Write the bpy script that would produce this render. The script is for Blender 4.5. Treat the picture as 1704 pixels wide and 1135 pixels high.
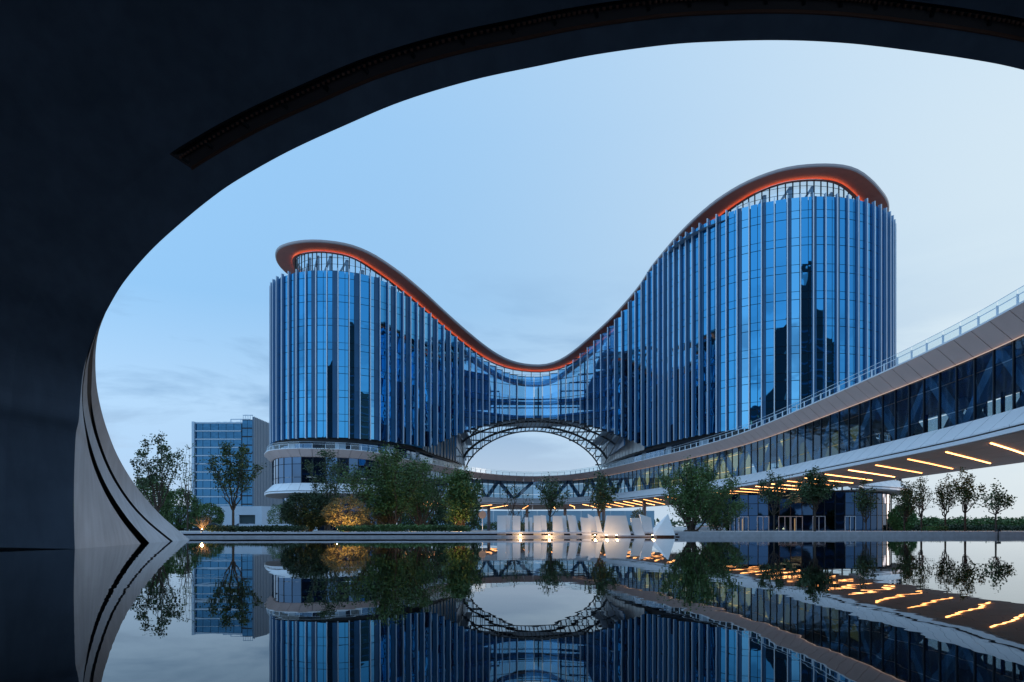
import bpy, math, random
from mathutils import Vector, Matrix
S = bpy.context.scene
for o in list(bpy.data.objects): bpy.data.objects.remove(o)
F = 1136.0; CX = 852.0; HZ = 876.0; H = 0.6
R = math.radians

# ------------------------------------------------------------------ camera
cd = bpy.data.cameras.new('camera'); cam = bpy.data.objects.new('camera', cd)
S.collection.objects.link(cam); S.camera = cam
cam.location = (0, 0, H); cam.rotation_euler = (R(90), 0, 0)
cd.sensor_width = 36; cd.lens = 24.0; cd.shift_y = (HZ - 567.5) / 1704.0
cd.clip_start = 0.1; cd.clip_end = 9000

# ------------------------------------------------------------------ world
SUN_EL = R(4.0); SUN_AZ = R(62)            # clockwise from +y: low, to the right of the view
w = bpy.data.worlds.new("World"); S.world = w; w.use_nodes = True
nt = w.node_tree; N = nt.nodes; L = nt.links
for n in list(N): N.remove(n)
def nd(tp, **k):
    n = N.new(tp)
    for a, b in k.items(): setattr(n, a, b)
    return n
out = nd('ShaderNodeOutputWorld'); bg = nd('ShaderNodeBackground'); bg.inputs['Strength'].default_value = 0.1
L.new(bg.outputs[0], out.inputs[0])
sky = nd('ShaderNodeTexSky', sky_type='NISHITA'); sky.sun_disc = False
sky.sun_elevation = SUN_EL; sky.sun_rotation = SUN_AZ; sky.air_density = 1.0; sky.dust_density = 0.6; sky.ozone_density = 3.0
tc = nd('ShaderNodeTexCoord'); sep = nd('ShaderNodeSeparateXYZ'); L.new(tc.outputs['Generated'], sep.inputs[0])
def math_(op, a=None, b=None, c=None, clamp=False):
    n = nd('ShaderNodeMath', operation=op); n.use_clamp = clamp
    for i, v in enumerate((a, b, c)):
        if v is None: continue
        if isinstance(v, (int, float)): n.inputs[i].default_value = v
        else: L.new(v, n.inputs[i])
    return n.outputs[0]
ramp = nd('ShaderNodeValToRGB'); L.new(sep.outputs['Z'], ramp.inputs[0])
el = ramp.color_ramp.elements
stops = [(0.0, (.42,.59,.80)), (0.06, (.42,.61,.84)), (0.16, (.43,.65,.90)), (0.30, (.285,.55,.87)), (0.5, (.30,.57,.90)), (1.0, (.46,.70,.97))]
el[0].position = 0; el[0].color = (*stops[0][1], 1); el[1].position = 1; el[1].color = (*stops[-1][1], 1)
for p, c in stops[1:-1]:
    e = el.new(p); e.color = (*c, 1)
# glow around the place where the sun went down
dot = nd('ShaderNodeVectorMath', operation='DOT_PRODUCT'); L.new(tc.outputs['Generated'], dot.inputs[0])
gd = Vector((math.sin(R(50)), math.cos(R(50)), 0.36)).normalized(); dot.inputs[1].default_value = gd
g1 = math_('POWER', math_('MAXIMUM', dot.outputs['Value'], 0.0), 4.5)
glow = nd('ShaderNodeMix', data_type='RGBA', blend_type='ADD'); L.new(g1, glow.inputs[0])
L.new(ramp.outputs[0], glow.inputs[6]); glow.inputs[7].default_value = (.50, .38, .15, 1)
# brighter away from the glow: fill added to the sky behind the viewer
back = math_('MULTIPLY_ADD', dot.outputs['Value'], -0.30, 1.27)
mulb = nd('ShaderNodeVectorMath', operation='SCALE'); L.new(glow.outputs[2], mulb.inputs[0]); L.new(back, mulb.inputs['Scale'])
# clouds: flat, stretched along the horizon
mp = nd('ShaderNodeMapping'); mp.inputs['Scale'].default_value = (1.0, 1.0, 4.2); mp.inputs['Rotation'].default_value = (R(3), R(9), 0)
L.new(tc.outputs['Generated'], mp.inputs[0])
noi = nd('ShaderNodeTexNoise'); noi.inputs['Scale'].default_value = 3.1; noi.inputs['Detail'].default_value = 7; noi.inputs['Roughness'].default_value = .56
noi.inputs['Distortion'].default_value = .35
L.new(mp.outputs[0], noi.inputs[0])
cr = nd('ShaderNodeValToRGB'); L.new(noi.outputs[0], cr.inputs[0])
cr.color_ramp.elements[0].position = .48; cr.color_ramp.elements[0].color = (0,0,0,1)
cr.color_ramp.elements[1].position = .63; cr.color_ramp.elements[1].color = (1,1,1,1)
low = nd('ShaderNodeMapRange'); L.new(sep.outputs['Z'], low.inputs[0])
low.inputs[1].default_value = .36; low.inputs[2].default_value = .24; low.inputs[3].default_value = 0; low.inputs[4].default_value = 1
cf = math_('MULTIPLY', cr.outputs[0], low.outputs[0])
warm = nd('ShaderNodeMapRange'); L.new(sep.outputs['Z'], warm.inputs[0])
warm.inputs[1].default_value = .02; warm.inputs[2].default_value = .17
ccol = nd('ShaderNodeMix', data_type='RGBA'); L.new(warm.outputs[0], ccol.inputs[0])
ccol.inputs[6].default_value = (.66,.77,.90,1); ccol.inputs[7].default_value = (.26,.46,.73,1)
cm = nd('ShaderNodeMix', data_type='RGBA'); L.new(math_('MULTIPLY', math_('MULTIPLY', cf, math_('SUBTRACT', 1.0, g1, clamp=True)), .95), cm.inputs[0])
L.new(mulb.outputs[0], cm.inputs[6]); L.new(ccol.outputs[2], cm.inputs[7])
sc = nd('ShaderNodeVectorMath', operation='SCALE'); L.new(cm.outputs[2], sc.inputs[0]); sc.inputs['Scale'].default_value = 9.5
fin = nd('ShaderNodeMix', data_type='RGBA'); fin.inputs[0].default_value = 0.05
L.new(sc.outputs[0], fin.inputs[6]); L.new(sky.outputs[0], fin.inputs[7]); L.new(fin.outputs[2], bg.inputs[0])

sl = bpy.data.lights.new('sun', 'SUN'); so = bpy.data.objects.new('sun', sl); S.collection.objects.link(so)
sl.energy = 0.3; sl.angle = R(14); sl.color = (1.0, .72, .56)
sv = Vector((math.sin(SUN_AZ)*math.cos(SUN_EL), math.cos(SUN_AZ)*math.cos(SUN_EL), math.sin(SUN_EL)))
so.rotation_euler = (-sv).to_track_quat('-Z', 'Y').to_euler()
S.view_settings.view_transform = 'Standard'; S.view_settings.look = 'None'
S.view_settings.exposure = 0.0; S.view_settings.gamma = 1; S.view_settings.use_curve_mapping = False
S.render.engine = 'CYCLES'
S.cycles.max_bounces = 8; S.cycles.transparent_max_bounces = 24; S.cycles.glossy_bounces = 5; S.cycles.diffuse_bounces = 3

# ------------------------------------------------------------------ materials
def mat(name, col, rough=.5, metal=0.0, ior=None, noise=0, nscale=3, bump=0, emit=None, es=0, spec=None, stretch=None):
    m = bpy.data.materials.new(name); m.use_nodes = True; t = m.node_tree; b = t.nodes['Principled BSDF']
    b.inputs['Base Color'].default_value = (*col, 1); b.inputs['Roughness'].default_value = rough; b.inputs['Metallic'].default_value = metal
    if ior: b.inputs['IOR'].default_value = ior
    if spec is not None: b.inputs['Specular IOR Level'].default_value = spec
    if emit: b.inputs['Emission Color'].default_value = (*emit, 1); b.inputs['Emission Strength'].default_value = es
    if noise or bump:
        c = t.nodes.new('ShaderNodeTexCoord'); n = t.nodes.new('ShaderNodeTexNoise'); n.inputs['Scale'].default_value = nscale; n.inputs['Detail'].default_value = 6
        src = c.outputs['Object']
        if stretch:
            mp_ = t.nodes.new('ShaderNodeMapping'); mp_.inputs['Scale'].default_value = stretch
            t.links.new(src, mp_.inputs[0]); src = mp_.outputs[0]
        t.links.new(src, n.inputs[0])
        if noise:
            r = t.nodes.new('ShaderNodeValToRGB'); r.color_ramp.elements[0].position = .3; r.color_ramp.elements[1].position = .7
            r.color_ramp.elements[0].color = (*[x*(1-noise) for x in col], 1); r.color_ramp.elements[1].color = (*[min(1, x*(1+noise)) for x in col], 1)
            t.links.new(n.outputs[0], r.inputs[0]); t.links.new(r.outputs[0], b.inputs['Base Color'])
        if bump:
            u = t.nodes.new('ShaderNodeBump'); u.inputs['Strength'].default_value = 1; u.inputs['Distance'].default_value = bump
            t.links.new(n.outputs[0], u.inputs['Height']); t.links.new(u.outputs[0], b.inputs['Normal'])
    return m
def stained(name, col, amt=.35, rough=.5):
    m = mat(name, col, rough, noise=.12, nscale=.8, bump=.004); t = m.node_tree; b = t.nodes['Principled BSDF']; old = b.inputs['Base Color'].links[0].from_socket
    c = t.nodes.new('ShaderNodeTexCoord'); p = t.nodes.new('ShaderNodeMapping'); p.inputs['Scale'].default_value = (2.2, 2.2, .22); n = t.nodes.new('ShaderNodeTexNoise'); n.inputs['Scale'].default_value = 1.6; n.inputs['Detail'].default_value = 7
    r = t.nodes.new('ShaderNodeValToRGB'); r.color_ramp.elements[0].position = .35; r.color_ramp.elements[0].color = (1-amt,)*3+(1,); r.color_ramp.elements[1].position = .62
    x = t.nodes.new('ShaderNodeMix'); x.data_type = 'RGBA'; x.blend_type = 'MULTIPLY'; x.inputs[0].default_value = 1
    t.links.new(c.outputs['Object'], p.inputs[0]); t.links.new(p.outputs[0], n.inputs[0]); t.links.new(n.outputs[0], r.inputs[0]); t.links.new(old, x.inputs[6]); t.links.new(r.outputs[0], x.inputs[7]); t.links.new(x.outputs[2], b.inputs['Base Color']); return m
def glassmat(name, tint, refl, mixt, rough=.02, bump=0.0):
    """coated glazing: mirror coat over a partly transparent pane"""
    m = bpy.data.materials.new(name); m.use_nodes = True; t = m.node_tree; n = t.nodes; l = t.links
    n.clear(); o = n.new('ShaderNodeOutputMaterial')
    g = n.new('ShaderNodeBsdfPrincipled'); g.inputs['Base Color'].default_value = (*refl, 1); g.inputs['Metallic'].default_value = 1; g.inputs['Roughness'].default_value = rough
    if bump:
        c = n.new('ShaderNodeTexCoord'); q = n.new('ShaderNodeTexNoise'); q.inputs['Scale'].default_value = .55; q.inputs['Detail'].default_value = 1
        l.new(c.outputs['Object'], q.inputs[0]); u = n.new('ShaderNodeBump'); u.inputs['Distance'].default_value = bump
        l.new(q.outputs[0], u.inputs['Height']); l.new(u.outputs[0], g.inputs['Normal'])
    tr = n.new('ShaderNodeBsdfTransparent'); tr.inputs[0].default_value = (*tint, 1)
    x = n.new('ShaderNodeMixShader'); x.inputs[0].default_value = mixt
    l.new(tr.outputs[0], x.inputs[1]); l.new(g.outputs[0], x.inputs[2]); l.new(x.outputs[0], o.inputs[0]); return m
M = {}
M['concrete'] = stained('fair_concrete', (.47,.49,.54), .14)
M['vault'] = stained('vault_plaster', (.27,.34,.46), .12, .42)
M['wall_red'] = mat('vault_wall', (.17,.15,.15), .5, noise=.2, nscale=.5)
M['groove'] = mat('groove_black', (.012,.012,.013), .6)
M['trough'] = mat('trough_metal', (.10,.075,.075), .5)
M['lip'] = mat('trough_lip', (.35,.17,.12), .4, metal=.6)
M['stone'] = mat('kerb_stone', (.55,.54,.58), .45, noise=.12, nscale=4, bump=.002)
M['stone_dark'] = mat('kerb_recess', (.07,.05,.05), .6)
M['plaza'] = mat('plaza_paving', (.34,.33,.33), .6, noise=.2, nscale=.6)
M['glass'] = glassmat('tower_glass', (.1,.2,.3), (.070,.325,.57), 1.0, .015, .016)
M['glass2'] = glassmat('tower_glass_pale', (.1,.2,.3), (.17,.47,.70), 1.0, .02, .02)
M['neckglass'] = glassmat('neck_glass', (.58,.84,1.0), (.14,.42,.74), .22, .02, .01)
M['clearglass'] = glassmat('clear_glass', (.80,.90,.97), (.5,.65,.8), .14, .02)
M['podglass'] = glassmat('podium_glass', (.55,.68,.76), (.34,.46,.60), .18, .02, .02)
M['podglass_dark'] = glassmat('podium_glass_dark', (.1,.15,.2), (.10,.17,.27), 1.0, .03, .02)
M['strut'] = mat('strut_paint', (.58,.68,.78), .5)
M['warmreflB'] = mat('yellow_reflection_dim', (.5,.45,.25), .8, emit=(.9,.8,.36), es=.12)  # dimmer glow for the added reflection panels
M['passage'] = mat('passage_cladding', (.80,.76,.73), .35)
M['darkpane'] = glassmat('dark_glass', (.1,.1,.1), (.035,.07,.13), 1.0, .03, .03)  # dark shopfront glass; on the tower it stands in for dark reflections
M['offrib'] = mat('office_rib', (.20,.28,.36), .5)
M['rail'] = glassmat('balustrade_glass', (.86,.95,.97), (.7,.8,.85), .12, .2)
M['navy'] = mat('navy_panel', (.022,.10,.21), .35, metal=.2, noise=.15, nscale=1)
M['fin'] = mat('aluminium_fin', (.72,.78,.86), .35, metal=.15)
M['finside'] = mat('fin_blade_glass', (.14,.28,.46), .25, metal=.2)
M['frame'] = mat('dark_frame', (.014,.02,.03), .4)
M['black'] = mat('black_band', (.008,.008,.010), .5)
M['steel'] = mat('dark_steel', (.03,.037,.045), .45, metal=.3)
M['beam'] = mat('grey_beam', (.20,.28,.36), .5)
M['copper'] = mat('copper_soffit', (.56,.16,.10), .45, metal=.1, noise=.08, nscale=1)
M['rooflip'] = mat('roof_lip', (.42,.35,.35), .4, metal=.1)
M['redled'] = mat('red_strip', (.5,.1,.05), .5, emit=(1,.40,.22), es=2.0)
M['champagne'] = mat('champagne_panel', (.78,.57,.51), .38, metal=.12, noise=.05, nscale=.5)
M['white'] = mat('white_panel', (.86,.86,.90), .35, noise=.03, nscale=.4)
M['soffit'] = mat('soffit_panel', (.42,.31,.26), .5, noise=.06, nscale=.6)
M['led'] = mat('warm_strip', (1,.7,.4), .5, emit=(1,.42,.13), es=6.5)
M['warmrefl'] = mat('yellow_reflection', (.6,.5,.3), .8, emit=(1,.84,.42), es=.48)  # glow of the added panels that stand in for a reflection
M['warmdoor'] = mat('lit_doorway', (.6,.5,.3), .8, emit=(1,.6,.25), es=.22)
M['slab'] = mat('letter_white', (.88,.88,.90), .4, noise=.03, nscale=3)
M['base'] = mat('letter_base', (.16,.07,.04), .5)
M['hoard'] = mat('pale_hoarding', (.34,.52,.66), .5, noise=.06, nscale=.7)
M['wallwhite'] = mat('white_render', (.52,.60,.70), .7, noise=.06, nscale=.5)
M['doorgreen'] = mat('dark_opening', (.03,.06,.07), .6)
M['bark'] = mat('bark', (.07,.052,.04), .9, noise=.3, nscale=6)
M['leaf'] = mat('leaf_dark', (.036,.075,.024), .55, noise=.5, nscale=1.1)
M['leaf2'] = mat('leaf_mid', (.060,.125,.030), .55, noise=.45, nscale=1.1)
M['leaf3'] = mat('leaf_olive', (.15,.12,.04), .6, noise=.4, nscale=1.2)
M['leaf4'] = mat('leaf_lime', (.07,.17,.05), .6, noise=.3, nscale=1.2)
M['leaf5'] = mat('leaf_lawn_tree', (.05,.10,.03), .6, noise=.4, nscale=1.2)
M['hedge'] = mat('hedge_leaf', (.020,.045,.016), .6, noise=.4, nscale=1.3)
M['car'] = mat('car_paint_dark', (.03,.045,.07), .2, metal=.4)
M['carw'] = mat('car_paint_silver', (.45,.48,.52), .25, metal=.4)
M['tyre'] = mat('tyre', (.02,.02,.02), .8)
M['offglass'] = glassmat('office_glass', (.1,.2,.3), (.05,.15,.26), 1.0, .06, .02)
M['offband'] = mat('office_band', (.50,.62,.74), .4)
M['offside'] = mat('office_ribbed', (.14,.21,.29), .45, noise=.05, nscale=.2)
M['lamp'] = mat('floodlight_lens', (1,.8,.5), .4, emit=(1,.66,.3), es=22)
M['far'] = mat('far_tower_glass', (.015,.022,.035), .25, metal=.2)
# water: nearly still
m = bpy.data.materials.new('pool_water'); m.use_nodes = True; t = m.node_tree; b = t.nodes['Principled BSDF']
b.inputs['Base Color'].default_value = (.004,.006,.008,1); b.inputs['Roughness'].default_value = 0.0; b.inputs['IOR'].default_value = 1.33
c = t.nodes.new('ShaderNodeTexCoord'); mp_ = t.nodes.new('ShaderNodeMapping'); mp_.inputs['Scale'].default_value = (.55, 1.0, 1)
n1 = t.nodes.new('ShaderNodeTexNoise'); n1.inputs['Scale'].default_value = 1.3; n1.inputs['Detail'].default_value = 3; n1.inputs['Roughness'].default_value = .45
u = t.nodes.new('ShaderNodeBump'); u.inputs['Distance'].default_value = .0015; u.inputs['Strength'].default_value = 1
t.links.new(c.outputs['Object'], mp_.inputs[0]); t.links.new(mp_.outputs[0], n1.inputs[0]); n2 = t.nodes.new('ShaderNodeTexNoise'); n2.inputs['Scale'].default_value = .16; n2.inputs['Detail'].default_value = 2; t.links.new(c.outputs['Object'], n2.inputs[0])
mr = t.nodes.new('ShaderNodeMapRange'); mr.inputs[1].default_value = .35; mr.inputs[2].default_value = .65; mr.inputs[3].default_value = .35; mr.inputs[4].default_value = 1.5; t.links.new(n2.outputs[0], mr.inputs[0])
mm = t.nodes.new('ShaderNodeMath'); mm.operation = 'MULTIPLY'; t.links.new(n1.outputs[0], mm.inputs[0]); t.links.new(mr.outputs[0], mm.inputs[1]); t.links.new(mm.outputs[0], u.inputs['Height']); t.links.new(u.outputs[0], b.inputs['Normal'])
M['water'] = m

# ------------------------------------------------------------------ helpers
col = S.collection
def tag(o, label=None, cat=None, group=None, kind=None):
    if label: o['label'] = label
    if cat: o['category'] = cat
    if group: o['group'] = group
    if kind: o['kind'] = kind
    return o
def empty(name, loc, label=None, cat=None, group=None):
    o = bpy.data.objects.new(name, None); o.location = loc; o.empty_display_size = .2; col.objects.link(o)
    return tag(o, label, cat, group)
def put(name, me, parent, loc=(0,0,0), rot=(0,0,0), scale=(1,1,1)):
    o = bpy.data.objects.new(name, me); o.location = loc; o.rotation_euler = rot; o.scale = scale
    if parent is not None: o.parent = parent
    col.objects.link(o); return o
class MB:
    def __init__(s): s.v = []; s.f = []; s.m = []; s.mi = 0
    def quad(s, a, b, c, d):
        n = len(s.v); s.v += [tuple(a), tuple(b), tuple(c), tuple(d)]; s.f.append((n, n+1, n+2, n+3)); s.m.append(s.mi)
    def poly(s, pts):
        n = len(s.v); s.v += [tuple(p) for p in pts]; s.f.append(tuple(range(n, n+len(pts)))); s.m.append(s.mi)
    def hexa(s, p):   # 8 points: bottom loop then top loop
        n = len(s.v); s.v += [tuple(q) for q in p]
        for f in ((3,2,1,0), (4,5,6,7), (0,1,5,4), (1,2,6,5), (2,3,7,6), (3,0,4,7)):
            s.f.append(tuple(n+i for i in f)); s.m.append(s.mi)
    def box(s, c, x, y, z):   # centre and half-axis vectors
        c = Vector(c); x = Vector(x); y = Vector(y); z = Vector(z)
        s.hexa([c-x-y-z, c+x-y-z, c+x+y-z, c-x+y-z, c-x-y+z, c+x-y+z, c+x+y+z, c-x+y+z])
    def bx(s, x0, x1, y0, y1, z0, z1):
        s.hexa([(x0,y0,z0),(x1,y0,z0),(x1,y1,z0),(x0,y1,z0),(x0,y0,z1),(x1,y0,z1),(x1,y1,z1),(x0,y1,z1)])
    def bar(s, a, b, w, h=None):
        a = Vector(a); b = Vector(b); d = b-a
        if d.length < 1e-6: return
        h = h or w; dn = d.normalized(); up = Vector((0,0,1)) if abs(dn.z) < .95 else Vector((0,1,0))
        x = dn.cross(up).normalized(); z = x.cross(dn).normalized()
        s.box((a+b)/2, x*w/2, d/2, z*h/2)
    def tube(s, a, b, r0, r1, n=5):
        a = Vector(a); b = Vector(b); d = (b-a)
        if d.length < 1e-6: return
        dn = d.normalized(); up = Vector((0,0,1)) if abs(dn.z) < .9 else Vector((1,0,0))
        x = dn.cross(up).normalized(); y = dn.cross(x); k = len(s.v)
        for P, r in ((a, r0), (b, r1)):
            for i in range(n):
                t = 2*math.pi*i/n; s.v.append(tuple(P + x*math.cos(t)*r + y*math.sin(t)*r))
        for i in range(n):
            j = (i+1) % n; s.f.append((k+i, k+j, k+n+j, k+n+i)); s.m.append(s.mi)
        s.f.append(tuple(k+i for i in range(n-1, -1, -1))); s.m.append(s.mi)
        s.f.append(tuple(k+n+i for i in range(n))); s.m.append(s.mi)
    def build(s, name, mats, parent=None, smooth=False, base=None):
        if not isinstance(mats, (list, tuple)): mats = [mats]
        off = Vector(parent.matrix_basis.translation) if parent is not None else Vector((0,0,0))
        if parent is not None and parent.parent is not None: off = off + Vector(parent.parent.location)
        if parent is None and base is not None: off = Vector(base)
        me = bpy.data.meshes.new(name); me.from_pydata([(v[0]-off.x, v[1]-off.y, v[2]-off.z) for v in s.v], [], s.f)
        for q in mats: me.materials.append(q)
        if len(mats) > 1: me.polygons.foreach_set('material_index', s.m)
        if smooth: me.polygons.foreach_set('use_smooth', [True]*len(s.f))
        me.update()
        o = put(name, me, parent)
        if parent is None and base is not None: o.location = base
        return o
def unit_box(name, m):
    b = MB(); b.bx(-.5,.5,-.5,.5,0,1); me = bpy.data.meshes.new(name); me.from_pydata(b.v, [], b.f); me.materials.append(m); return me
def catmull(P, n=12, closed=False):
    P = [Vector(p) for p in P]; o = []; K = len(P)
    rng = range(K) if closed else range(K-1)
    for i in rng:
        if closed: a, b, c, d = P[i-1], P[i], P[(i+1) % K], P[(i+2) % K]
        else: a = P[max(0,i-1)]; b = P[i]; c = P[i+1]; d = P[min(K-1,i+2)]
        for k in range(n):
            t = k/n; o.append(.5*((2*b)+(c-a)*t+(2*a-5*b+4*c-d)*t*t+(3*b-a-3*c+d)*t**3))
    if not closed: o.append(P[-1])
    return o
def resample(P, step):
    acc = [0]
    for a, b in zip(P, P[1:]): acc.append(acc[-1]+(b-a).length)
    n = max(1, round(acc[-1]/step)); o = []; j = 0
    for i in range(n+1):
        s_ = acc[-1]*i/n
        while j < len(P)-2 and acc[j+1] < s_: j += 1
        q = (s_-acc[j])/max(1e-9, acc[j+1]-acc[j]); o.append(P[j].lerp(P[j+1], q))
    return o
def lerp_tab(tab, x):
    if x <= tab[0][0]: return tab[0][1]
    if x >= tab[-1][0]: return tab[-1][1]
    for i in range(len(tab)-1):
        if tab[i][0] <= x <= tab[i+1][0]:
            x0, y0 = tab[i]; x1, y1 = tab[i+1]
            ym = tab[i-1][1] if i else y0; xm = tab[i-1][0] if i else x0
            yp = tab[i+2][1] if i+2 < len(tab) else y1; xp = tab[i+2][0] if i+2 < len(tab) else x1
            m0 = (y1-ym)/(x1-xm); m1 = (yp-y0)/(xp-x0); h = x1-x0; t = (x-x0)/h
            return (2*t**3-3*t*t+1)*y0+(t**3-2*t*t+t)*h*m0+(-2*t**3+3*t*t)*y1+(t**3-t*t)*h*m1
def tang(P, i, closed=False):
    if closed: d = P[(i+1) % len(P)]-P[i-1]
    else: d = P[min(len(P)-1, i+1)]-P[max(0, i-1)]
    return d.normalized()
def offs(P, d, closed=False):   # positive d: inward (away from outward normal (ty,-tx))
    o = []
    for i, p in enumerate(P):
        t = tang(P, i, closed); o.append(Vector((p.x - t.y*d, p.y + t.x*d)))
    return o
def V3(p, z): return Vector((p.x, p.y, z))
def at(px, py, Y): return Vector(((px-CX)/F*Y, Y, H+(HZ-py)/F*Y))
rnd = random.Random(7)

# ------------------------------------------------------------------ ground and water
b = MB(); b.quad((-90,-70,0),(90,-70,0),(90,52,0),(-90,52,0)); tag(b.build('pool_water', M['water']), kind='structure')
def kerb_y(x): return 36.6 + (x+16)*0.078 if x > -16 else 36.6
KZ = .29; GZ = -.45
b = MB(); n0 = 64
xs = [-4000, -400, -90, -40, -16, 0, 20, 40, 90, 400, 4000]
b.mi = 0
for i in range(len(xs)-1):
    x0, x1 = xs[i], xs[i+1]; b.quad((x0, max(34,min(42,kerb_y(x0)))+.5, KZ-.06), (x1, max(34,min(42,kerb_y(x1)))+.5, KZ-.06), (x1, 58, KZ-.06), (x0, 58, KZ-.06))
    b.quad((x0, 58, KZ-.06), (x1, 58, KZ-.06), (x1, 66, GZ), (x0, 66, GZ)); b.quad((x0, 66, GZ), (x1, 66, GZ), (x1, 7000, GZ), (x0, 7000, GZ))
tag(b.build('plaza_ground', M['plaza']), kind='structure')

# kerbs: long stones, each a part
def kerb(name, label, x0, x1, stepped, ln):
    r = empty(name, (x0, kerb_y(x0), 0), label, 'kerb')
    n = int((x1-x0)/ln)
    for i in range(n):
        a = x0+(x1-x0)*i/n; c = x0+(x1-x0)*(i+1)/n - .012; ya, yc = kerb_y(a), kerb_y(c)
        b = MB()
        if stepped:
            b.hexa([(a,ya,KZ-.09),(c,yc,KZ-.09),(c,yc+.9,KZ-.09),(a,ya+.9,KZ-.09),(a,ya,KZ),(c,yc,KZ),(c,yc+.9,KZ),(a,ya+.9,KZ)])
            b.build('kerb_stone', M['stone'], r)
            b = MB(); b.hexa([(a,ya-.28,-.2),(c,yc-.28,-.2),(c,yc+.8,-.2),(a,ya+.8,-.2),(a,ya-.28,.105),(c,yc-.28,.105),(c,yc+.8,.105),(a,ya+.8,.105)])
            b.build('lower_ledge', M['stone'], r)
        else:
            b.hexa([(a,ya,-.2),(c,yc,-.2),(c,yc+.9,-.2),(a,ya+.9,-.2),(a,ya+.02,KZ),(c,yc+.02,KZ),(c,yc+.9,KZ),(a,ya+.9,KZ)])
            b.build('kerb_stone', M['stone'], r)
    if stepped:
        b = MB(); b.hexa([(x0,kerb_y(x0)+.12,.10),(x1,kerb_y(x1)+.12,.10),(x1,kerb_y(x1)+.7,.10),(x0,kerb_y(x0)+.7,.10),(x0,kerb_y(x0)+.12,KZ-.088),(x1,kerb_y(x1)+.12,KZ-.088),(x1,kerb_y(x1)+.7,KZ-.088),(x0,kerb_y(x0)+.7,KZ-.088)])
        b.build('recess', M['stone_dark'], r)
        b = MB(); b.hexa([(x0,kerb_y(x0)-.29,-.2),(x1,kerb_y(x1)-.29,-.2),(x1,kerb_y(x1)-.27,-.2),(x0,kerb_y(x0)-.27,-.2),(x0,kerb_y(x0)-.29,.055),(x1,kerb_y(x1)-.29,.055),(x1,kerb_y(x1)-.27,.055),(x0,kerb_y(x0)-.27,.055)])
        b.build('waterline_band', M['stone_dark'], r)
kerb('pool_kerb', 'stepped stone kerb with dark recess along the left far edge of the pool', -50, 9.4, True, 2.4)
kerb('pool_kerb', 'plain flat-faced stone kerb along the right far edge of the pool', 9.4, 60, False, 2.4)

# ------------------------------------------------------------------ foreground vault with round opening
A = [(124.6,913.6),(123,856),(123.5,791),(126,726),(131,700),(133.6,665),(138,621),(147,585),(159.6,552.5),(176,520),(205,471),(250,418),(300,372),(350,331),(397,298.5),(480,252),(574.5,208.5),(670,168.5),(784,134),(900,109),(994,90.5),(1112,74.5),(1200,69),(1292,67),(1380,70),(1466,78),(1608,97.5),(1704,116.6),(1850,158),(2020,222),(2200,315),(2360,440),(2480,600),(2540,760),(2555,915)]
GY = [18.1,17.9,17.7,17.45,17.3,17.2,17.0,16.7,16.4,16.0,15.6,15.1,14.7,14.3,14.0,13.6,13.2,12.9,12.6,12.3,12.1,11.9,11.8,11.7,11.7,11.7,11.7,11.8,12.1,12.5,13.2,14.3,15.6,16.8,18.0]
B_ = [(316.7,899),(295,881),(262.5,852),(226.4,809),(197.5,762),(179.5,718.6),(168.6,682.5),(161.4,646),(159,614),(159.6,581),(165,549),(176,520)]
G1 = [(247,904),(215,868),(186,826),(165,785),(150,742),(140,700),(136,668),(138.5,621),(147.3,585),(159.8,552),(168,535),(176,520)]
G2 = [(286,901),(244.5,867),(212,831),(183,784),(161.4,729),(150.5,682.5),(148,655),(148.7,639),(150.5,599),(156,569),(164,545),(176,520)]
def curve3(pts, depth_base, top=16.0):
    q = catmull([Vector((x,y)) for x,y in pts], 6); o = []
    ys = [p.y for p in q]; y0 = ys[0]; y1 = ys[-1]
    for p in q:
        f = max(0, (p.y-y1)/(y0-y1)); o.append(at(p.x, p.y, top + (depth_base-top)*f**1.5))
    return o
hall = empty('entrance_vault', (-12.2, 18, 0), 'huge dark concrete vault with a round opening framing the view, in the foreground', 'vault')
Ac = catmull([Vector((a[0], a[1], g)) for a, g in zip(A, GY)], 6)
A3 = [at(p.x, p.y, p.z) for p in Ac]
def expand(p, k, dz):    # ring farther out on the vault wall, nearer to the viewer
    cx, cy = 1330, 940; q = Vector((cx+(p.x-cx)*k, cy+(p.y-cy)*k)); Y = p.z+dz
    v = at(q.x, q.y, Y); return v
def ring(k, dz):
    o = []
    for p in Ac:
        v = expand(p, k, dz)
        o.append(v)
    return o
Aoff = A3
E1 = [expand(p, 1.055, -.30) for p in Ac]; E2 = [expand(p, 1.094, -.52) for p in Ac]
E1[0:1]; Cc = [expand(p, 1.45, -2.6) for p in Ac]
i0 = min(range(len(Ac)), key=lambda i: abs(Ac[i].x-373) + (0 if Ac[i].y < 500 else 999))
def strip(b, P, Q, i_from=0, i_to=None):
    i_to = i_to or len(P)-1
    for i in range(i_from, i_to): b.quad(P[i], P[i+1], Q[i+1], Q[i])
for r_ in (E1, E2, Cc):
    for v in r_:
        v.z = max(v.z, -.3)
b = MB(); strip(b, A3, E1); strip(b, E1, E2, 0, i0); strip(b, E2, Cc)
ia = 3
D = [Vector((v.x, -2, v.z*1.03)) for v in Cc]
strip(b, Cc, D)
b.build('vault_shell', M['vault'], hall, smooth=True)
# outer skin
O = [Vector((v.x, v.y+.5, v.z)) + Vector(((v.x-5)*.06, 0, .85)) for v in A3]
O2 = [c_ + Vector(((c_.x-5)*.03, 0, .7)) for c_ in Cc]; O3 = [c_ + Vector(((c_.x-5)*.03, 0, .7)) for c_ in D]
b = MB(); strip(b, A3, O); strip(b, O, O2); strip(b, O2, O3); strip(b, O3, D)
b.build('outer_skin', M['concrete'], hall, smooth=True)
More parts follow.
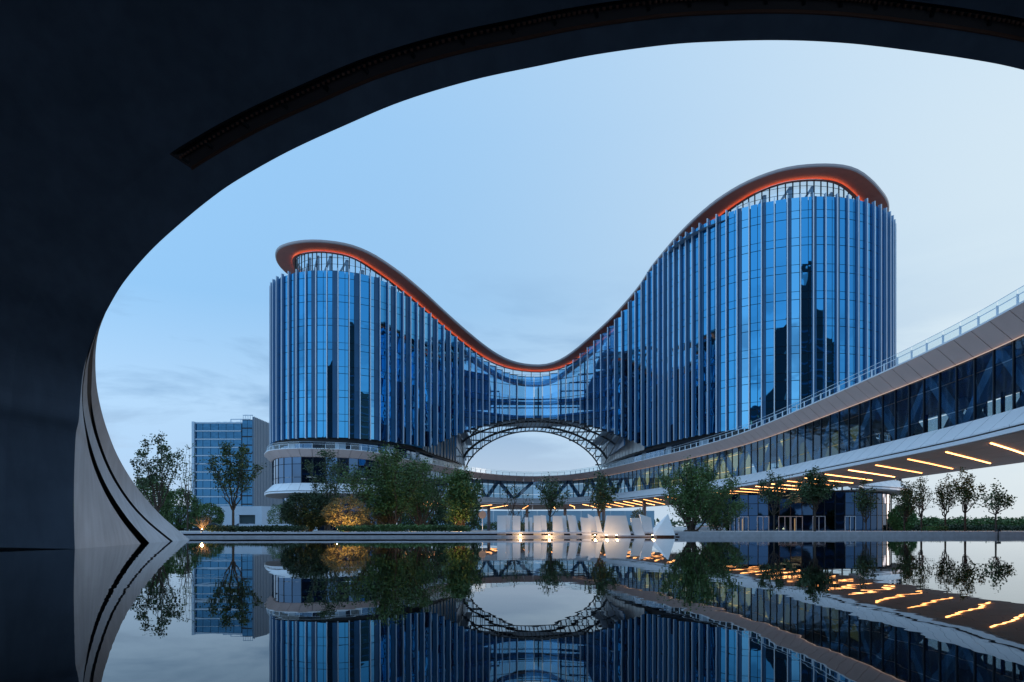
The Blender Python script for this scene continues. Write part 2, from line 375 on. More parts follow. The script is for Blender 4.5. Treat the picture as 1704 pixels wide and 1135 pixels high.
# light trough recessed in the vault
def deeper(v, d=.22):
    return v + Vector((0, -.6*d, d))
T1 = [deeper(v) for v in E1]; T2 = [deeper(v) for v in E2]
b = MB(); strip(b, E1, T1, i0); strip(b, T1, T2, i0); strip(b, T2, E2, i0); b.quad(E1[i0], E2[i0], T2[i0], T1[i0]); b.build('trough_lining', M['trough'], hall)
b = MB()
for i in range(i0, len(E1)-1):
    a, c = E1[i].lerp(E2[i], .0), E1[i+1].lerp(E2[i+1], .0); b.bar(a, c, .035, .05)
b.build('trough_lip', M['lip'], hall)
b = MB()
for i in range(i0, len(E1)-1):
    b.bar(T1[i].lerp(T2[i], .42)+Vector((0,.1,-.12)), T1[i+1].lerp(T2[i+1], .42)+Vector((0,.1,-.12)), .05, .05)
    b.bar(T1[i].lerp(T2[i], .62)+Vector((0,.1,-.12)), T1[i+1].lerp(T2[i+1], .62)+Vector((0,.1,-.12)), .025, .05)
b.build('light_rail', M['steel'], hall)
tm = unit_box('fixture', M['steel']); off = Vector(hall.location)
acc = 0; tick = 0; slat = MB()
for i in range(i0, len(E1)-1):
    for k in range(10):
        t = k/10; P = T1[i].lerp(T1[i+1], t); Q = T2[i].lerp(T2[i+1], t)
        slat.bar(P.lerp(Q, .74)+Vector((0,.1,-.16)), P.lerp(Q, .98)+Vector((0,.1,-.16)), .014, .03)
    P, Q = T1[i], T2[i]
    if (i-i0) % 4 == 0:
        s_ = MB(); s_.bar(P.lerp(Q,.06)+Vector((0,.1,-.14)), P.lerp(Q,.4)+Vector((0,.1,-.14)), .05, .06); s_.build('bracket', M['steel'], hall)
    for t in (.25, .75):
        c_ = T1[i].lerp(T1[i+1], t).lerp(T2[i].lerp(T2[i+1], t), .52)+Vector((0,.1,-.15))
        s_ = MB(); s_.tube(c_, c_+Vector((0,.02,-.04)), .032, .026, 8); s_.build('spot_cup', M['lip'], hall)
o = slat.build('grille_slats', M['steel'], hall); o['kind'] = 'stuff'
# lit reveal on the left: three bands and two grooves
n3 = 67
def rs(P, n=60):
    acc = [0]
    for p, q in zip(P, P[1:]): acc.append(acc[-1]+(q-p).length)
    o = []; j = 0
    for i in range(n+1):
        s_ = acc[-1]*i/n
        while j < len(P)-2 and acc[j+1] < s_: j += 1
        o.append(P[j].lerp(P[j+1], (s_-acc[j])/max(1e-9, acc[j+1]-acc[j])))
    return o
A_low = rs([p for p, q in zip(A3, Ac) if q.x <= 176.5 and q.y >= 519.5])
g1 = rs(curve3(G1, 24.6)); g2 = rs(curve3(G2, 27.6)); b3 = rs(curve3(B_, 30.5))
def drop(P):   # continue below the water
    return [Vector((P[0].x, P[0].y, -.3))] + P
A_low, g1, g2, b3 = map(drop, (A_low, g1, g2, b3))
def off_in(P, w): return P
def between(P, Q, t): return [p.lerp(q, t) for p, q in zip(P, Q)]
def toward(P, Q, w, mx=1.0): return [p.lerp(q, min(mx, w/max(1e-3, (q-p).length))) for p, q in zip(P, Q)]
ga = toward(g1, A_low, .9); gb = toward(g1, g2, .14, .4)
ha = toward(g2, g1, .22, .4); hb = toward(g2, b3, .20, .4)
for nm, P, Q in (('inner_band', A_low, ga), ('middle_band', gb, ha), ('outer_band', hb, b3)):
    b = MB(); strip(b, P, Q); b.build(nm, M['concrete'], hall, smooth=True)
for P, Q in ((ga, gb), (ha, hb)):
    b = MB(); fw = [min(1, max(0, (n3_-i)/22)) for n3_ in (46,) for i in range(len(P))]
    p2 = [v+Vector((-.30,.1,0))*f_ for v, f_ in zip(P, fw)]; q2 = [v+Vector((-.30,.1,0))*f_ for v, f_ in zip(Q, fw)]
    strip(b, P, p2); strip(b, p2, q2); strip(b, q2, Q); b.build('shadow_groove', M['groove'], hall)
b = MB(); b4 = [v+Vector((-1.6,1.5,0)) for v in b3]; b5 = [Vector((v.x-6, v.y-3, v.z)) for v in b4]; strip(b, b3, b4); strip(b, b4, b5); b.build('outer_rim', M['concrete'], hall, smooth=True)

# ------------------------------------------------------------------ main building
ROOF = [(-52,52.2),(-46,52.0),(-40,51.3),(-33,50.8),(-27,50.2),(-21,48.4),(-16.5,46.2),(-13.4,44.2),(-9,41.4),(-4.1,38.6),(-.3,37.1),(3.7,36.4),(7.6,36.4),(11.3,37.6),(16,40.7),(20.6,44.2),(24.7,48.3),(26.2,50.6),(28.2,52.4),(29.9,53.5),(31.6,54.2),(33.5,54.9),(37.5,55.9),(41.8,56.6),(46.4,56.8),(52,56.9),(55,56.6),(58.2,55.8),(61,55.2),(70,55)]
def zroof(x): return lerp_tab(ROOF, x)
def ztop(x):
    t = 45.3 if x < 5 else 51.5
    d = lerp_tab([(-60,4.1),(-10,4.1),(4,2.95),(20,2.5),(27,1.6),(80,1.5)], x)
    return min(t, zroof(x)-d)
def zarch(x):
    u = (x-5)/21.0
    return 16.1 + (8.2*(1-u*u) if abs(u) < 1 else 0)
FP = [(-30,160),(-40,153),(-45,143),(-46.2,133),(-43.3,124.6),(-37.5,119.9),(-31,119.2),(-25,121.8),(-20.5,127),(-16.5,132.5),(-12,138.2),(-6,144.6),(-.5,148.8),(4.8,150),(9.6,148.8),(15,145),(20,140),(24.4,134.5),(27.2,129),(29.3,122.5),(32.2,115),(36.3,109.4),(42,106.2),(48,105.2),(55,106.8),(61.5,111.5),(66,118.5),(67.3,126),(65,136),(58,146)]
front = resample(catmull([Vector(p) for p in FP], 12), 1.85)
bk = resample(catmull([Vector(p) for p in [(58,146),(50,156),(40,164),(28,170),(16,172.6),(5,173.4),(-6,173.0),(-16,170.6),(-24,166),(-30,160)]], 10), 2.2)
bld = empty('office_building', (5, 150, KZ), 'twin-towered blue glass office building with a wave-shaped copper roof edge and an arched opening', 'building')
BO = Vector(bld.location)
nF = len(front)
backing = MB(); backing2 = MB()
panes = []
rail_me = {k: unit_box('pane_'+k, M[k]) for k in ('glass','glass2','neckglass','darkpane')}
navy_me = unit_box('navy_panel', M['navy'])
Z0 = 16.1; FH = 4.17
def is_neck(x): return -10.5 < x < 21.5
barm = MB()
dark_h = []
for p in front:
    zone = (-24 < p.x < -10.5) or (21 < p.x < 31 and p.y > 112)
    dark_h.append((16+rnd.random()**1.3*20) if zone and rnd.random() < .42 else 0)  # dark reflections put in as darker panes, random bays up to this height
for i in range(nF-1):
    p, q = front[i], front[i+1]; d = q-p; ln = d.length; t = d/ln; nrm = Vector((t.y, -t.x)); mid = (p+q)/2
    hidden = mid.y > 140 and (mid.x < -34 or mid.x > 40)
    zt = ztop(mid.x); zb = zarch(mid.x); neck = is_neck(mid.x); left = mid.x < 5
    ang = math.atan2(t.y, t.x)
    if not neck:
        a, c = p - nrm*.12, q - nrm*.12
        (backing if mid.x < 5 else backing2).quad(V3(a,zb), V3(c,zb), V3(c,zt-.5), V3(a,zt-.5))
    # split of the bay: solid strip + glass
    even = i % 2 == 0
    pale_bay = 'glass2' if rnd.random() < .22 else 'glass'
    w0 = (.95 if left else .55) if (even and not neck) else (.10)
    if neck: w0 = .08
    # solid navy strip beside the fin
    if w0 > .3 and not hidden:
        zz = zb; k = 0
        while zz < zt-.2:
            z1 = min(zt, zz+FH if k else zb+FH)
            if (w0 > .3):
                c = p + t*(ln-w0/2) + nrm*.06 if left else p + t*(w0/2+.05) + nrm*.06
                panes.append(('navy', c, ang, w0-.02, .10, zz, z1-.03, 0))
            zz = z1; k += 1
    g0, g1_ = (.10, ln-w0-.03) if left else (w0+.08, ln-.10)
    parts = [(g0, g1_)]
    if not neck and even is False and rnd.random() < .8: 
        cpos = g0+(g1_-g0)*.66; parts = [(g0, cpos-.04), (cpos+.04, g1_)]
    k0 = 0; zz = Z0
    while zz < zt:
        for za, zc in ((zz, zz+2.86), (zz+2.95, zz+4.10)):
            za2 = max(za, zb+.05); zc2 = min(zc, zt-.05)
            if zc2-za2 < .25: continue
            for a, c in parts:
                m_ = 'neckglass' if neck else ('darkpane' if za2 < dark_h[i] else pale_bay)
                panes.append((m_, p + t*((a+c)/2), ang + rnd.uniform(-.006,.006), c-a, .04, za2, zc2, hidden))
        zz += FH
    if neck:
        zz = Z0
        while zz < zt+.1:
            for zq in (zz-.05, zz+2.9):
                if zb < zq < zt: barm.bar(V3(p,zq), V3(q,zq), .10, .09)
            zz += FH
        barm.bar(V3(p,zt), V3(q,zt), .12, .12)
        barm.bar(V3(p,zb), V3(q,zb), .30, .30)
backing.build('dark_frame', M['frame'], bld); backing2.build('dark_frame', M['frame'], bld); barm.build('neck_transoms', M['frame'], bld)
# largest panes as parts, the rest joined
def vis(pn):
    m_, c, ang, w_, th, za, zc, hid = pn
    if hid: return -1
    nrm = Vector((math.sin(ang), -math.cos(ang))); view = (-c).normalized()
    f = nrm.dot(view)
    if f < .02: return -1
    return w_*f*(zc-za)/c.y**2
for kind in ('navy', 'glass'):
    sel = sorted([p for p in panes if (p[0] == 'navy') == (kind == 'navy')], key=vis, reverse=True)
    rest = {}
    for j, pn in enumerate(sel):
        m_, c, ang, w_, th, za, zc, hid = pn
        if j < 298:
            me = navy_me if m_ == 'navy' else rail_me[m_]
            put('metal_panel' if m_ == 'navy' else 'glass_pane', me, bld, (c.x-BO.x, c.y-BO.y, za-BO.z), (0,0,ang), (w_, th, zc-za))
        else:
            b = rest.setdefault(m_, MB()); x = Vector((math.cos(ang), math.sin(ang), 0)); y = Vector((-x.y, x.x, 0))
            b.box((c.x, c.y, (za+zc)/2), x*w_/2, y*th/2, Vector((0,0,(zc-za)/2)))
    for m_, b in rest.items():
        o = b.build({'navy':'metal_panels','glass':'glass_panes','glass2':'pale_glass_panes','neckglass':'neck_glass_panes','darkpane':'dark_reflection_panes'}[m_], M[m_], bld); o['kind'] = 'stuff'
# fins
fin_me = bpy.data.meshes.new('fin'); b = MB(); b.mi = 1; b.bx(-.035,.035,-.36,.1,0,1); b.mi = 0; b.bx(-.07,.07,-.47,-.36,0,1)
fin_me.from_pydata(b.v, [], b.f); fin_me.materials.append(M['fin']); fin_me.materials.append(M['finside']); fin_me.polygons.foreach_set('material_index', b.m)
nfin_me = bpy.data.meshes.new('fin_slim'); b = MB(); b.bx(-.05,.05,-.28,.05,0,1); nfin_me.from_pydata(b.v, [], b.f); nfin_me.materials.append(M['fin'])
for i, p in enumerate(front):
    t = tang(front, i); x = p.x; zt = ztop(x)+.35; zb = zarch(x)-.15
    if p.y > 140 and (x < -36 or x > 42) and False: continue
    slim = -3.5 < x < 17
    a = math.atan2(t.y, t.x)
    put('fin', nfin_me if slim else fin_me, bld, (p.x-BO.x, p.y-BO.y, zb-BO.z), (0,0,a), (1,1,zt-zb))
# back facade
b = MB(); bb = MB(); bm_ = MB()
def zback(x):
    u = (x-5.2)/17.3
    return 14.5 + (10.3*(1-u*u)**.65 if abs(u) < 1 else 0)
for p, q in zip(bk, bk[1:]):
    mid = (p+q)/2; zt = ztop(mid.x); zb = zback(mid.x)
    if is_neck(mid.x) or -14 < mid.x < 24:
        b.quad(V3(p,max(zb,zback(p.x))), V3(q,max(zb,zback(q.x))), V3(q,ztop(q.x)), V3(p,ztop(p.x)))
        bm_.bar(V3(p,zback(p.x)), V3(p,ztop(p.x)), .16, .2)
        z = Z0
        while z < zt:
            if z > zb: bm_.bar(V3(p,z), V3(q,z), .16, .3)
            z += FH/2
    else:
        bb.quad(V3(p,Z0), V3(q,Z0), V3(q,zt), V3(p,zt))
b.build('rear_neck_glass', M['clearglass'], bld); bb.build('rear_facade', M['glass'], bld); bm_.build('rear_mullions', M['steel'], bld)
# partitions at the ends of the neck, partial floors, trusses seen through the glass
def yfront(x):
    c = [p for p in front if p.y < 152]
    return min(c, key=lambda p: abs(p.x-x)).y
for x in (-11.5, 22.8):
    b = MB(); b.bx(x-.15, x+.15, yfront(x)+1.0, 170.5, 17, ztop(x)-2.5); b.build('core_wall', M['navy'], bld)
def neck_slab(z, y_in, y_out, th=.45, xr=(-99,99)):
    xs_ = [-11 + i*1.5 for i in range(23)]; b = MB()
    for xa, xc in zip(xs_, xs_[1:]):
        if xa < xr[0] or xc > xr[1]: continue
        if min(ztop(xa), ztop(xc)) < z+.6 or zarch(xa) > z+.3 or zarch(xc) > z+.3: continue
        ya, yc = yfront(xa)+y_in, yfront(xc)+y_in
        b.hexa([(xa,ya,z-th),(xc,yc,z-th),(xc,y_out,z-th),(xa,y_out,z-th),(xa,ya,z),(xc,yc,z),(xc,y_out,z),(xa,y_out,z)])
    b.build('floor_slab', M['beam'], bld)
for z, yi, yo, xr in ((25.0,.5,164,(-99,99)), (20.6,.5,165,(-99,0)), (20.6,.5,165,(12,99)), (29.1,6,158,(-5,16)), (29.1,1,165,(-99,-5)), (29.1,1,165,(16,99)), (33.2,1,165,(-99,-5)), (33.2,1,165,(17,99)), (37.4,1,160,(-99,-7)), (37.4,3,158,(19,99))): neck_slab(z, yi, yo, .45, xr)
b = MB()
for x in (-9,-4,1,6,11,16,21):
    yf = yfront(x)+6; zt = ztop(x)
    b.bar((x,yf,max(zarch(x),20)), (x,yf,zt-.3), .28)
    pass
    if False:
        for z in (29.5,):
            if z+3 < zt: b.bar((x,yf+8,z), (x+2.5,yf+8,z+3.4), .3); b.bar((x+2.5,yf+8,z+3.4), (x+5,yf+8,z), .3); b.bar((x,yf+8,z+3.4), (x+5,yf+8,z+3.4), .35)
b.build('neck_truss', M['steel'], bld)
# arch soffit lattice, front arch to rear arch
lat = MB(); nU = 34
def fa(u):
    x = -16.2 + 42.4*u; y = yfront(x); return Vector((x, y+.1, zarch(x)))
def ba(u):
    x = -12.05 + 34.5*u; return Vector((x, 173.0, zback(x)))
fcv = catmull([Vector((p.x, p.y)) for p in front if p.y < 151 and -17 < p.x < 27.5], 3)
def yf_s(x):
    for p, q in zip(fcv, fcv[1:]):
        if p.x <= x <= q.x: return p.y + (q.y-p.y)*(x-p.x)/max(1e-6, q.x-p.x)
    return yfront(x)
def LP(u, v):
    s_ = u
    xf = -10.5+32.4*s_; a = Vector((xf, yf_s(xf), zarch(xf))); xb = -12.05+34.5*s_; c = Vector((xb, 173.2, zback(xb)))
    return a.lerp(c, v)
for i in range(nU+1):
    u = i/nU
    for v0, v1 in ((0,.25),(.25,.5),(.5,.75),(.75,1)): lat.bar(LP(u,v0), LP(u,v1), .17, .24)
for v, w_ in ((.01,.35),(.22,.38),(.62,.5),(1,.32)):
    for i in range(nU): lat.bar(LP(i/nU, v), LP((i+1)/nU, v), w_, w_)
for i in range(2, nU-2, 5): lat.bar(LP(i/nU,0), LP((i+2)/nU,.2), .25); lat.bar(LP((i+2)/nU,0), LP(i/nU,.2), .25)
lat.build('arch_lattice', M['steel'], bld)
# passage walls with pleated pale glass
for pts, sgn in (([(-17.4,134),(-17.0,139),(-15.9,145),(-14.4,152),(-12.9,161),(-12.1,172)], 1), ([(26.0,134),(24.9,140),(23.9,147),(23.2,155),(22.7,163),(22.5,172)], -1)):
    c = resample(catmull([Vector(p) for p in pts], 8), 1.15)
    for i, (p, q) in enumerate(zip(c, c[1:])):
        t = (q-p).normalized(); n_ = Vector((t.y, -t.x))*(.35 if i % 2 else 0)
        b = MB(); zt_ = 17.6 + 6.8*min(1, i/ (len(c)*.55))
        b.hexa([V3(p+n_,15.7), V3(q+n_*.2,15.7), V3(q+n_*.2-Vector((t.y,-t.x))*.1,15.7), V3(p+n_-Vector((t.y,-t.x))*.1,15.7), V3(p+n_,zt_), V3(q+n_*.2,zt_), V3(q+n_*.2-Vector((t.y,-t.x))*.1,zt_), V3(p+n_-Vector((t.y,-t.x))*.1,zt_)])
        b.build('passage_panel', M['passage'], bld)
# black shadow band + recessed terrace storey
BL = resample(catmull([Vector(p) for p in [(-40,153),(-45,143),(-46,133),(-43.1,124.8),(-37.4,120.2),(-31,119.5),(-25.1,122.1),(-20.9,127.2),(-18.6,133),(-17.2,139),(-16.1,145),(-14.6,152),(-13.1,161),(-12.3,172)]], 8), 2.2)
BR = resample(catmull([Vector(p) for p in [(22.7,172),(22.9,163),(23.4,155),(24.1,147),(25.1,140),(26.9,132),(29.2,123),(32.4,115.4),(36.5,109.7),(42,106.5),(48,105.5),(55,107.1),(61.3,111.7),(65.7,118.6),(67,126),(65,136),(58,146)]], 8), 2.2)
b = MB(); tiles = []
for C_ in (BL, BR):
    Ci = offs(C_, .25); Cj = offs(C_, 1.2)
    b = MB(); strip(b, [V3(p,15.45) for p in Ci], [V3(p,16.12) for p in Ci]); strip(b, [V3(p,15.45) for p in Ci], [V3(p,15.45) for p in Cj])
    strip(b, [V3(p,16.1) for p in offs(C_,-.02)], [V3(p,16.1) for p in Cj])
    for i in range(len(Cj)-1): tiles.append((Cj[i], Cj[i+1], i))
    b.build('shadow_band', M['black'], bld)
for p, q, i in tiles:
    t = (q-p).normalized(); k = i % 5 == 0 or (p.y > 145)
    b = MB(); b.box(((p.x+q.x)/2,(p.y+q.y)/2,14.4), Vector((t.x,t.y,0))*((q-p).length/2-.06), Vector((-t.y,t.x,0))*.06, Vector((0,0,1.08)))
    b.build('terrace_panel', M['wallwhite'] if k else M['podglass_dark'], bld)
# roof: open ring ribbon following the plan
plan = front[:-1] + bk[:-1]; plan = [p.copy() for p in plan]
plan = resample(catmull(plan, 1, True)+[plan[0]], 1.5)[:-1]
nP = len(plan)
prof = [(.55,0.0),(.58,-.34),(.75,-.46),(4.1,-.62),(4.25,-.55),(4.35,.15),(.9,.12)]
for _ in range(3): pass
def ringpts(ins, dz, zf=zroof):
    P = offs(plan, ins, True); return [V3(P[i], zf(plan[i].x)+dz) for i in range(nP)]
rings = [ringpts(a, c) for a, c in prof]
def cstrip(b, P, Q):
    for i in range(len(P)): j = (i+1) % len(P); b.quad(P[i], P[j], Q[j], Q[i])
b = MB(); cstrip(b, rings[0], rings[1]); cstrip(b, rings[1], rings[2]); cstrip(b, rings[6], rings[0]); cstrip(b, rings[5], rings[6]); b.build('roof_edge', M['rooflip'], bld, smooth=False)
b = MB(); cstrip(b, rings[2], rings[3]); b.build('roof_soffit', M['copper'], bld, smooth=True)
b = MB(); cstrip(b, rings[3], rings[4]); cstrip(b, rings[4], rings[5]); b.build('roof_inner_edge', M['beam'], bld)
r1, r2 = ringpts(3.72, -.915), ringpts(4.1, -.915)
b = MB()
for i in range(nP):
    j = (i+1) % nP
    if r1[i].y < 156: b.quad(r1[i], r1[j], r2[j], r2[i])
b.build('roof_light_strip', M['redled'], bld)
b = MB(); l0, l1, l2, l3 = ringpts(3.62, -.90), ringpts(3.62, -.95), ringpts(4.2, -.95), ringpts(4.2, -.6)
cstrip(b, l0, l1); cstrip(b, l1, l2); cstrip(b, l2, l3); b.build('cove_ledge', M['copper'], bld)
# clerestory ring
Pc = offs(plan, 4.2, True); cl = MB(); mu = MB()
for i in range(nP):
    j = (i+1) % nP; za = ztop(plan[i].x)-.8; zc = zroof(plan[i].x)-.9; zj = zroof(plan[j].x)-.9; zaj = ztop(plan[j].x)-.8
    if Pc[i].y > 158 : continue
    cl.quad(V3(Pc[i],za), V3(Pc[j],zaj), V3(Pc[j],zj), V3(Pc[i],zc))
    mu.bar(V3(Pc[i],za), V3(Pc[i],zc), .14, .22)
    z = math.floor(za/1.2)*1.2
    while z < min(zc,zj):
        if z > za: mu.bar(V3(Pc[i],z), V3(Pc[j],z), .06, .05)
        z += 1.2
cl.build('clerestory_glass', M['clearglass'], bld); mu.build('clerestory_mullions', M['steel'], bld)
b = MB(); Pt = offs(plan, 6.5, True)
for i in range(0, nP, 4):
    j = (i+4) % nP
    if Pt[i].y > 150 or abs((plan[i].x)-5) < 6: continue
    zl = ztop(plan[i].x)-.8; zu = zroof(plan[i].x)-.6; zu2 = zroof(plan[j].x)-.6
    b.bar(V3(Pt[i],zl), V3(Pt[i],zu), .5); b.bar(V3(Pt[i],zl), V3(Pt[j],zu2), .32); b.bar(V3(Pt[i],zl+(zu-zl)*.5), V3(Pt[j],zl+(zu2-zl)*.5), .25)
b.build('roof_truss', M['beam'], bld)
b = MB(); b.bx(-38,-25,131,142,44,47.2); b.bx(36,46,118,132,50,54.0); b.bx(52,58,120,130,50,53.2); b.hexa([(46,118,50),(60,116,50),(60,128,50),(46,128,50),(46,118,54.4),(60,116,53),(60,128,53),(46,128,54.4)]); b.build('plant_room', M['beam'], bld)
# solid deck under the roof of each tower
for cx_, cy_, rr, z in ((-32,134,12.6,44.4), (47.5,125,19.2,50.4)):
    b = MB(); b.poly([(cx_+rr*math.cos(a), cy_+rr*math.sin(a), z) for a in [2*math.pi*k/40 for k in range(40)]]); b.build('roof_deck', M['beam'], bld)

# ------------------------------------------------------------------ podium and bridge
pod = empty('podium_bridge', (0, 150, KZ), 'curved two-storey podium and glazed footbridge with champagne metal fascia sweeping to the right', 'footbridge')
ZT = 13.4
TP = [(-38,152),(-44.5,143),(-46.4,134),(-45.4,125.5),(-42.6,118),(-39.7,113.8),(-35.5,111.9),(-32,112.3),(-29,113),(-25.4,115.3),(-22.6,120.3),(-20.9,127.5),(-18,135),(-14.5,145),(-10.7,156),(-7.5,163),(-3,169.5),(1.2,173),(5.9,174.5),(12.5,171),(17.3,162.5),(20.9,151.5),(23.6,140),(25.9,129),(29.1,113.5),(31.1,99.6),(31.7,86),(31.1,64.5),(30.3,48.4),(29.1,38.8),(27.3,28),(25,17)]
T = resample(catmull([Vector(p) for p in TP], 14), 2.15)
T2c = resample(catmull([Vector(p) for p in [(37.5,14),(40.2,28),(42.6,42),(43.8,60),(44.6,75),(45.8,88),(49.5,97),(56,101.5),(62.5,107.5),(66.9,115.5),(68.5,124),(67,135),(58,150)]], 14), 2.4)
def fascia(C_, root, lo=0, hi=None, upper=True):
    o0, o13 = C_, offs(C_, 1.3); o15 = offs(C_, 1.45)
    hi = hi or len(C_)-1
    lipm = MB(); soff = MB()
    for i in range(lo, hi):
        a, c, a1, c1 = o0[i], o0[i+1], o13[i], o13[i+1]
        g = .018; a_, c_ = a.lerp(c, g), a.lerp(c, 1-g); a1_, c1_ = a1.lerp(c1, g), a1.lerp(c1, 1-g)
        # slanted joint: bottom edge shifted along
        if upper:
            b = MB(); b.hexa([V3(a1_,12.12), V3(c1_,12.12), V3(c1_,12.2), V3(a1_,12.2), V3(a_,ZT-.06), V3(c_,ZT-.06), V3(c_.lerp(c1_,.08),ZT-.02), V3(a_.lerp(a1_,.08),ZT-.02)])
            b.build('fascia_panel', M['champagne'], root)
            lipm.hexa([V3(a,ZT-.05), V3(c,ZT-.05), V3(c1,ZT-.05), V3(a1,ZT-.05), V3(a,ZT+.07), V3(c,ZT+.07), V3(c1,ZT+.07), V3(a1,ZT+.07)])
        b = MB(); b.hexa([V3(a_,6.48), V3(c_,6.48), V3(c1_,6.48), V3(a1_,6.48), V3(a_,6.58), V3(c_,6.58), V3(c1_,7.82), V3(a1_,7.82)])
        b.build('sill_panel', M['white'], root)
        s0, s1 = a.lerp(a1, .10), c.lerp(c1, .10); r0, r1_ = a.lerp(a1,.02), c.lerp(c1,.02)
        soff.hexa([V3(r0,6.12), V3(r1_,6.12), V3(c1,6.12), V3(a1,6.12), V3(r0,6.38), V3(r1_,6.38), V3(c1,6.38), V3(a1,6.38)])
    if upper: lipm.build('deck_lip', M['white'], root)
    soff.build('lower_lip', M['white'], root)
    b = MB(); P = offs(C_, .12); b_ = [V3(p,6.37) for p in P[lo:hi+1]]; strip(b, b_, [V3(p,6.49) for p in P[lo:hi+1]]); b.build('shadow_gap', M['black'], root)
fascia(T, pod); fascia(T2c, pod, 0, len(T2c)-1, True)
# glowing line under upper fascia of the bridge
Tg = offs(T, 1.25); nT = len(T)
led = MB()
for i in range(nT-1):
    if T[i].x > 14: led.bar(V3(Tg[i],12.06), V3(Tg[i+1],12.06), .05, .05)
led.build('fascia_light_line', mat('soft_warm_line', (1,.7,.5), .5, emit=(1,.6,.4), es=.35), pod)
# bridge glazing
Tg = offs(T, 1.4)
PO = Vector(pod.location)
mull_me = unit_box('mullion', M['frame']); pg_me = unit_box('bridge_glass', M['podglass']); pd_me = unit_box('podium_glass', M['podglass_dark'])
pane_n = 0
for i in range(nT):
    t = tang(T, i); a = math.atan2(t.y, t.x); p = Tg[i]
    if T[i].y < 182: put('mullion', mull_me, pod, (p.x-PO.x, p.y-PO.y, 7.3-PO.z), (0,0,a), (.11,.16,4.9))
    if i < nT-1:
        q = Tg[i+1]; mid = (p+q)/2; d = q-p; a = math.atan2(d.y, d.x)
        solid = mid.x < -13 and mid.y < 150
        for z0, z1 in ((7.6, 8.75), (8.83, 10.95), (11.03, 12.15)):
            put('window_pane', pd_me if solid else pg_me, pod, (mid.x-PO.x, mid.y-PO.y, z0-PO.z), (0,0,a+rnd.uniform(-.01,.01)), (d.length-.1, .04, z1-z0))
Th = offs(T2c, 1.4)
for i in range(len(Th)):
    t = tang(T2c, i); a = math.atan2(t.y, t.x); p = Th[i]
    put('mullion', mull_me, pod, (p.x-PO.x, p.y-PO.y, 7.3-PO.z), (0,0,a), (.13,.3,4.9))
b = MB()
for i in range(len(Th)-1): b.quad(V3(Th[i],7.4), V3(Th[i+1],7.4), V3(Th[i+1],12.15), V3(Th[i],12.15))
b.build('rear_glazing', M['clearglass'], pod)
# decks, ceilings, soffit
Ti = offs(T, 12.0); 
bi = max(i for i in range(nT) if T[i].y > 112)       # start of the free bridge
br = T[bi:]; nb = len(br)
Tb = resample(list(reversed([p for p in T2c if p.y < 98])), .3)
def samp(P, f):
    x = f*(len(P)-1); i = min(int(x), len(P)-2); return P[i].lerp(P[i+1], x-i)
def backpt(p):
    if p.y > 88: return Vector((45.8, p.y))
    return min(Tb, key=lambda q: abs(q.y-p.y)).copy()
brb = [backpt(p) for p in br]
deck = MB(); ceil = MB(); flo = MB(); sof = MB(); backw = MB()
tiles = []
for i in range(nT-1):
    if i >= bi: P, Q = (br[i-bi], br[i-bi+1]), (brb[i-bi], brb[i-bi+1])
    else: P, Q = (T[i], T[i+1]), (Ti[i], Ti[i+1])
    k = 12.0 if i < bi else (Q[0]-P[0]).length
    P1 = [p.lerp(q, .1) for p, q in zip(P, Q)]; P2 = [p.lerp(q, .025) for p, q in zip(P, Q)]; Q2 = [q.lerp(p, .0) for p, q in zip(P, Q)]
    deck.quad(V3(P2[0],ZT), V3(P2[1],ZT), V3(Q2[1],ZT), V3(Q2[0],ZT))
    ceil.quad(V3(P1[0],12.16), V3(P1[1],12.16), V3(Q2[1],12.16), V3(Q2[0],12.16))
    flo.quad(V3(P1[0],7.42), V3(P1[1],7.42), V3(Q2[1],7.42), V3(Q2[0],7.42))
    for k in range(5):
        f0, f1 = .02+.98*k/5, .02+.98*(k+1)/5-.004
        tiles.append([i, f0, f1, P[0].lerp(Q[0],f0), P[1].lerp(P[0],.012).lerp(Q[1].lerp(Q[0],.012),f0), P[1].lerp(P[0],.012).lerp(Q[1].lerp(Q[0],.012),f1), P[0].lerp(Q[0],f1)])
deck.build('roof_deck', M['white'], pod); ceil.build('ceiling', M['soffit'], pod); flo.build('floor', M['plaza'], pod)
tiles.sort(key=lambda q: q[3].y)
def zs_(i, f): return 6.06 - .9*f*min(1, max(0, (bi-i)/10))
rest = MB(); under = MB()
for j, q in enumerate(tiles):
    ii, f0, f1 = q[:3]; q = q[3:]; zz = [zs_(ii,f0), zs_(ii+1,f0), zs_(ii+1,f1), zs_(ii,f1)]
    hx = [V3(p,z) for p, z in zip(q,zz)]+[V3(p,z+.05) for p, z in zip(q,zz)]
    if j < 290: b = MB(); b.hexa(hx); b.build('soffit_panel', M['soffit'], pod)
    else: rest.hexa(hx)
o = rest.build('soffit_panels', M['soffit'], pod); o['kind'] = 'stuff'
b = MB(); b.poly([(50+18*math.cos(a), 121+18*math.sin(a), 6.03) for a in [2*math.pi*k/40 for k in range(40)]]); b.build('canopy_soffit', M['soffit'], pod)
b = MB(); b.poly([(49+17.5*math.cos(a), 122+17.5*math.sin(a), ZT-.01) for a in [2*math.pi*k/40 for k in range(40)]]); b.build('terrace_deck', M['white'], pod)
b = MB(); b.poly([(-32+12.5*math.cos(a), 131+13.5*math.sin(a), 6.03) for a in [2*math.pi*k/40 for k in range(40)]]); b.build('drum_soffit', M['wallwhite'], pod)
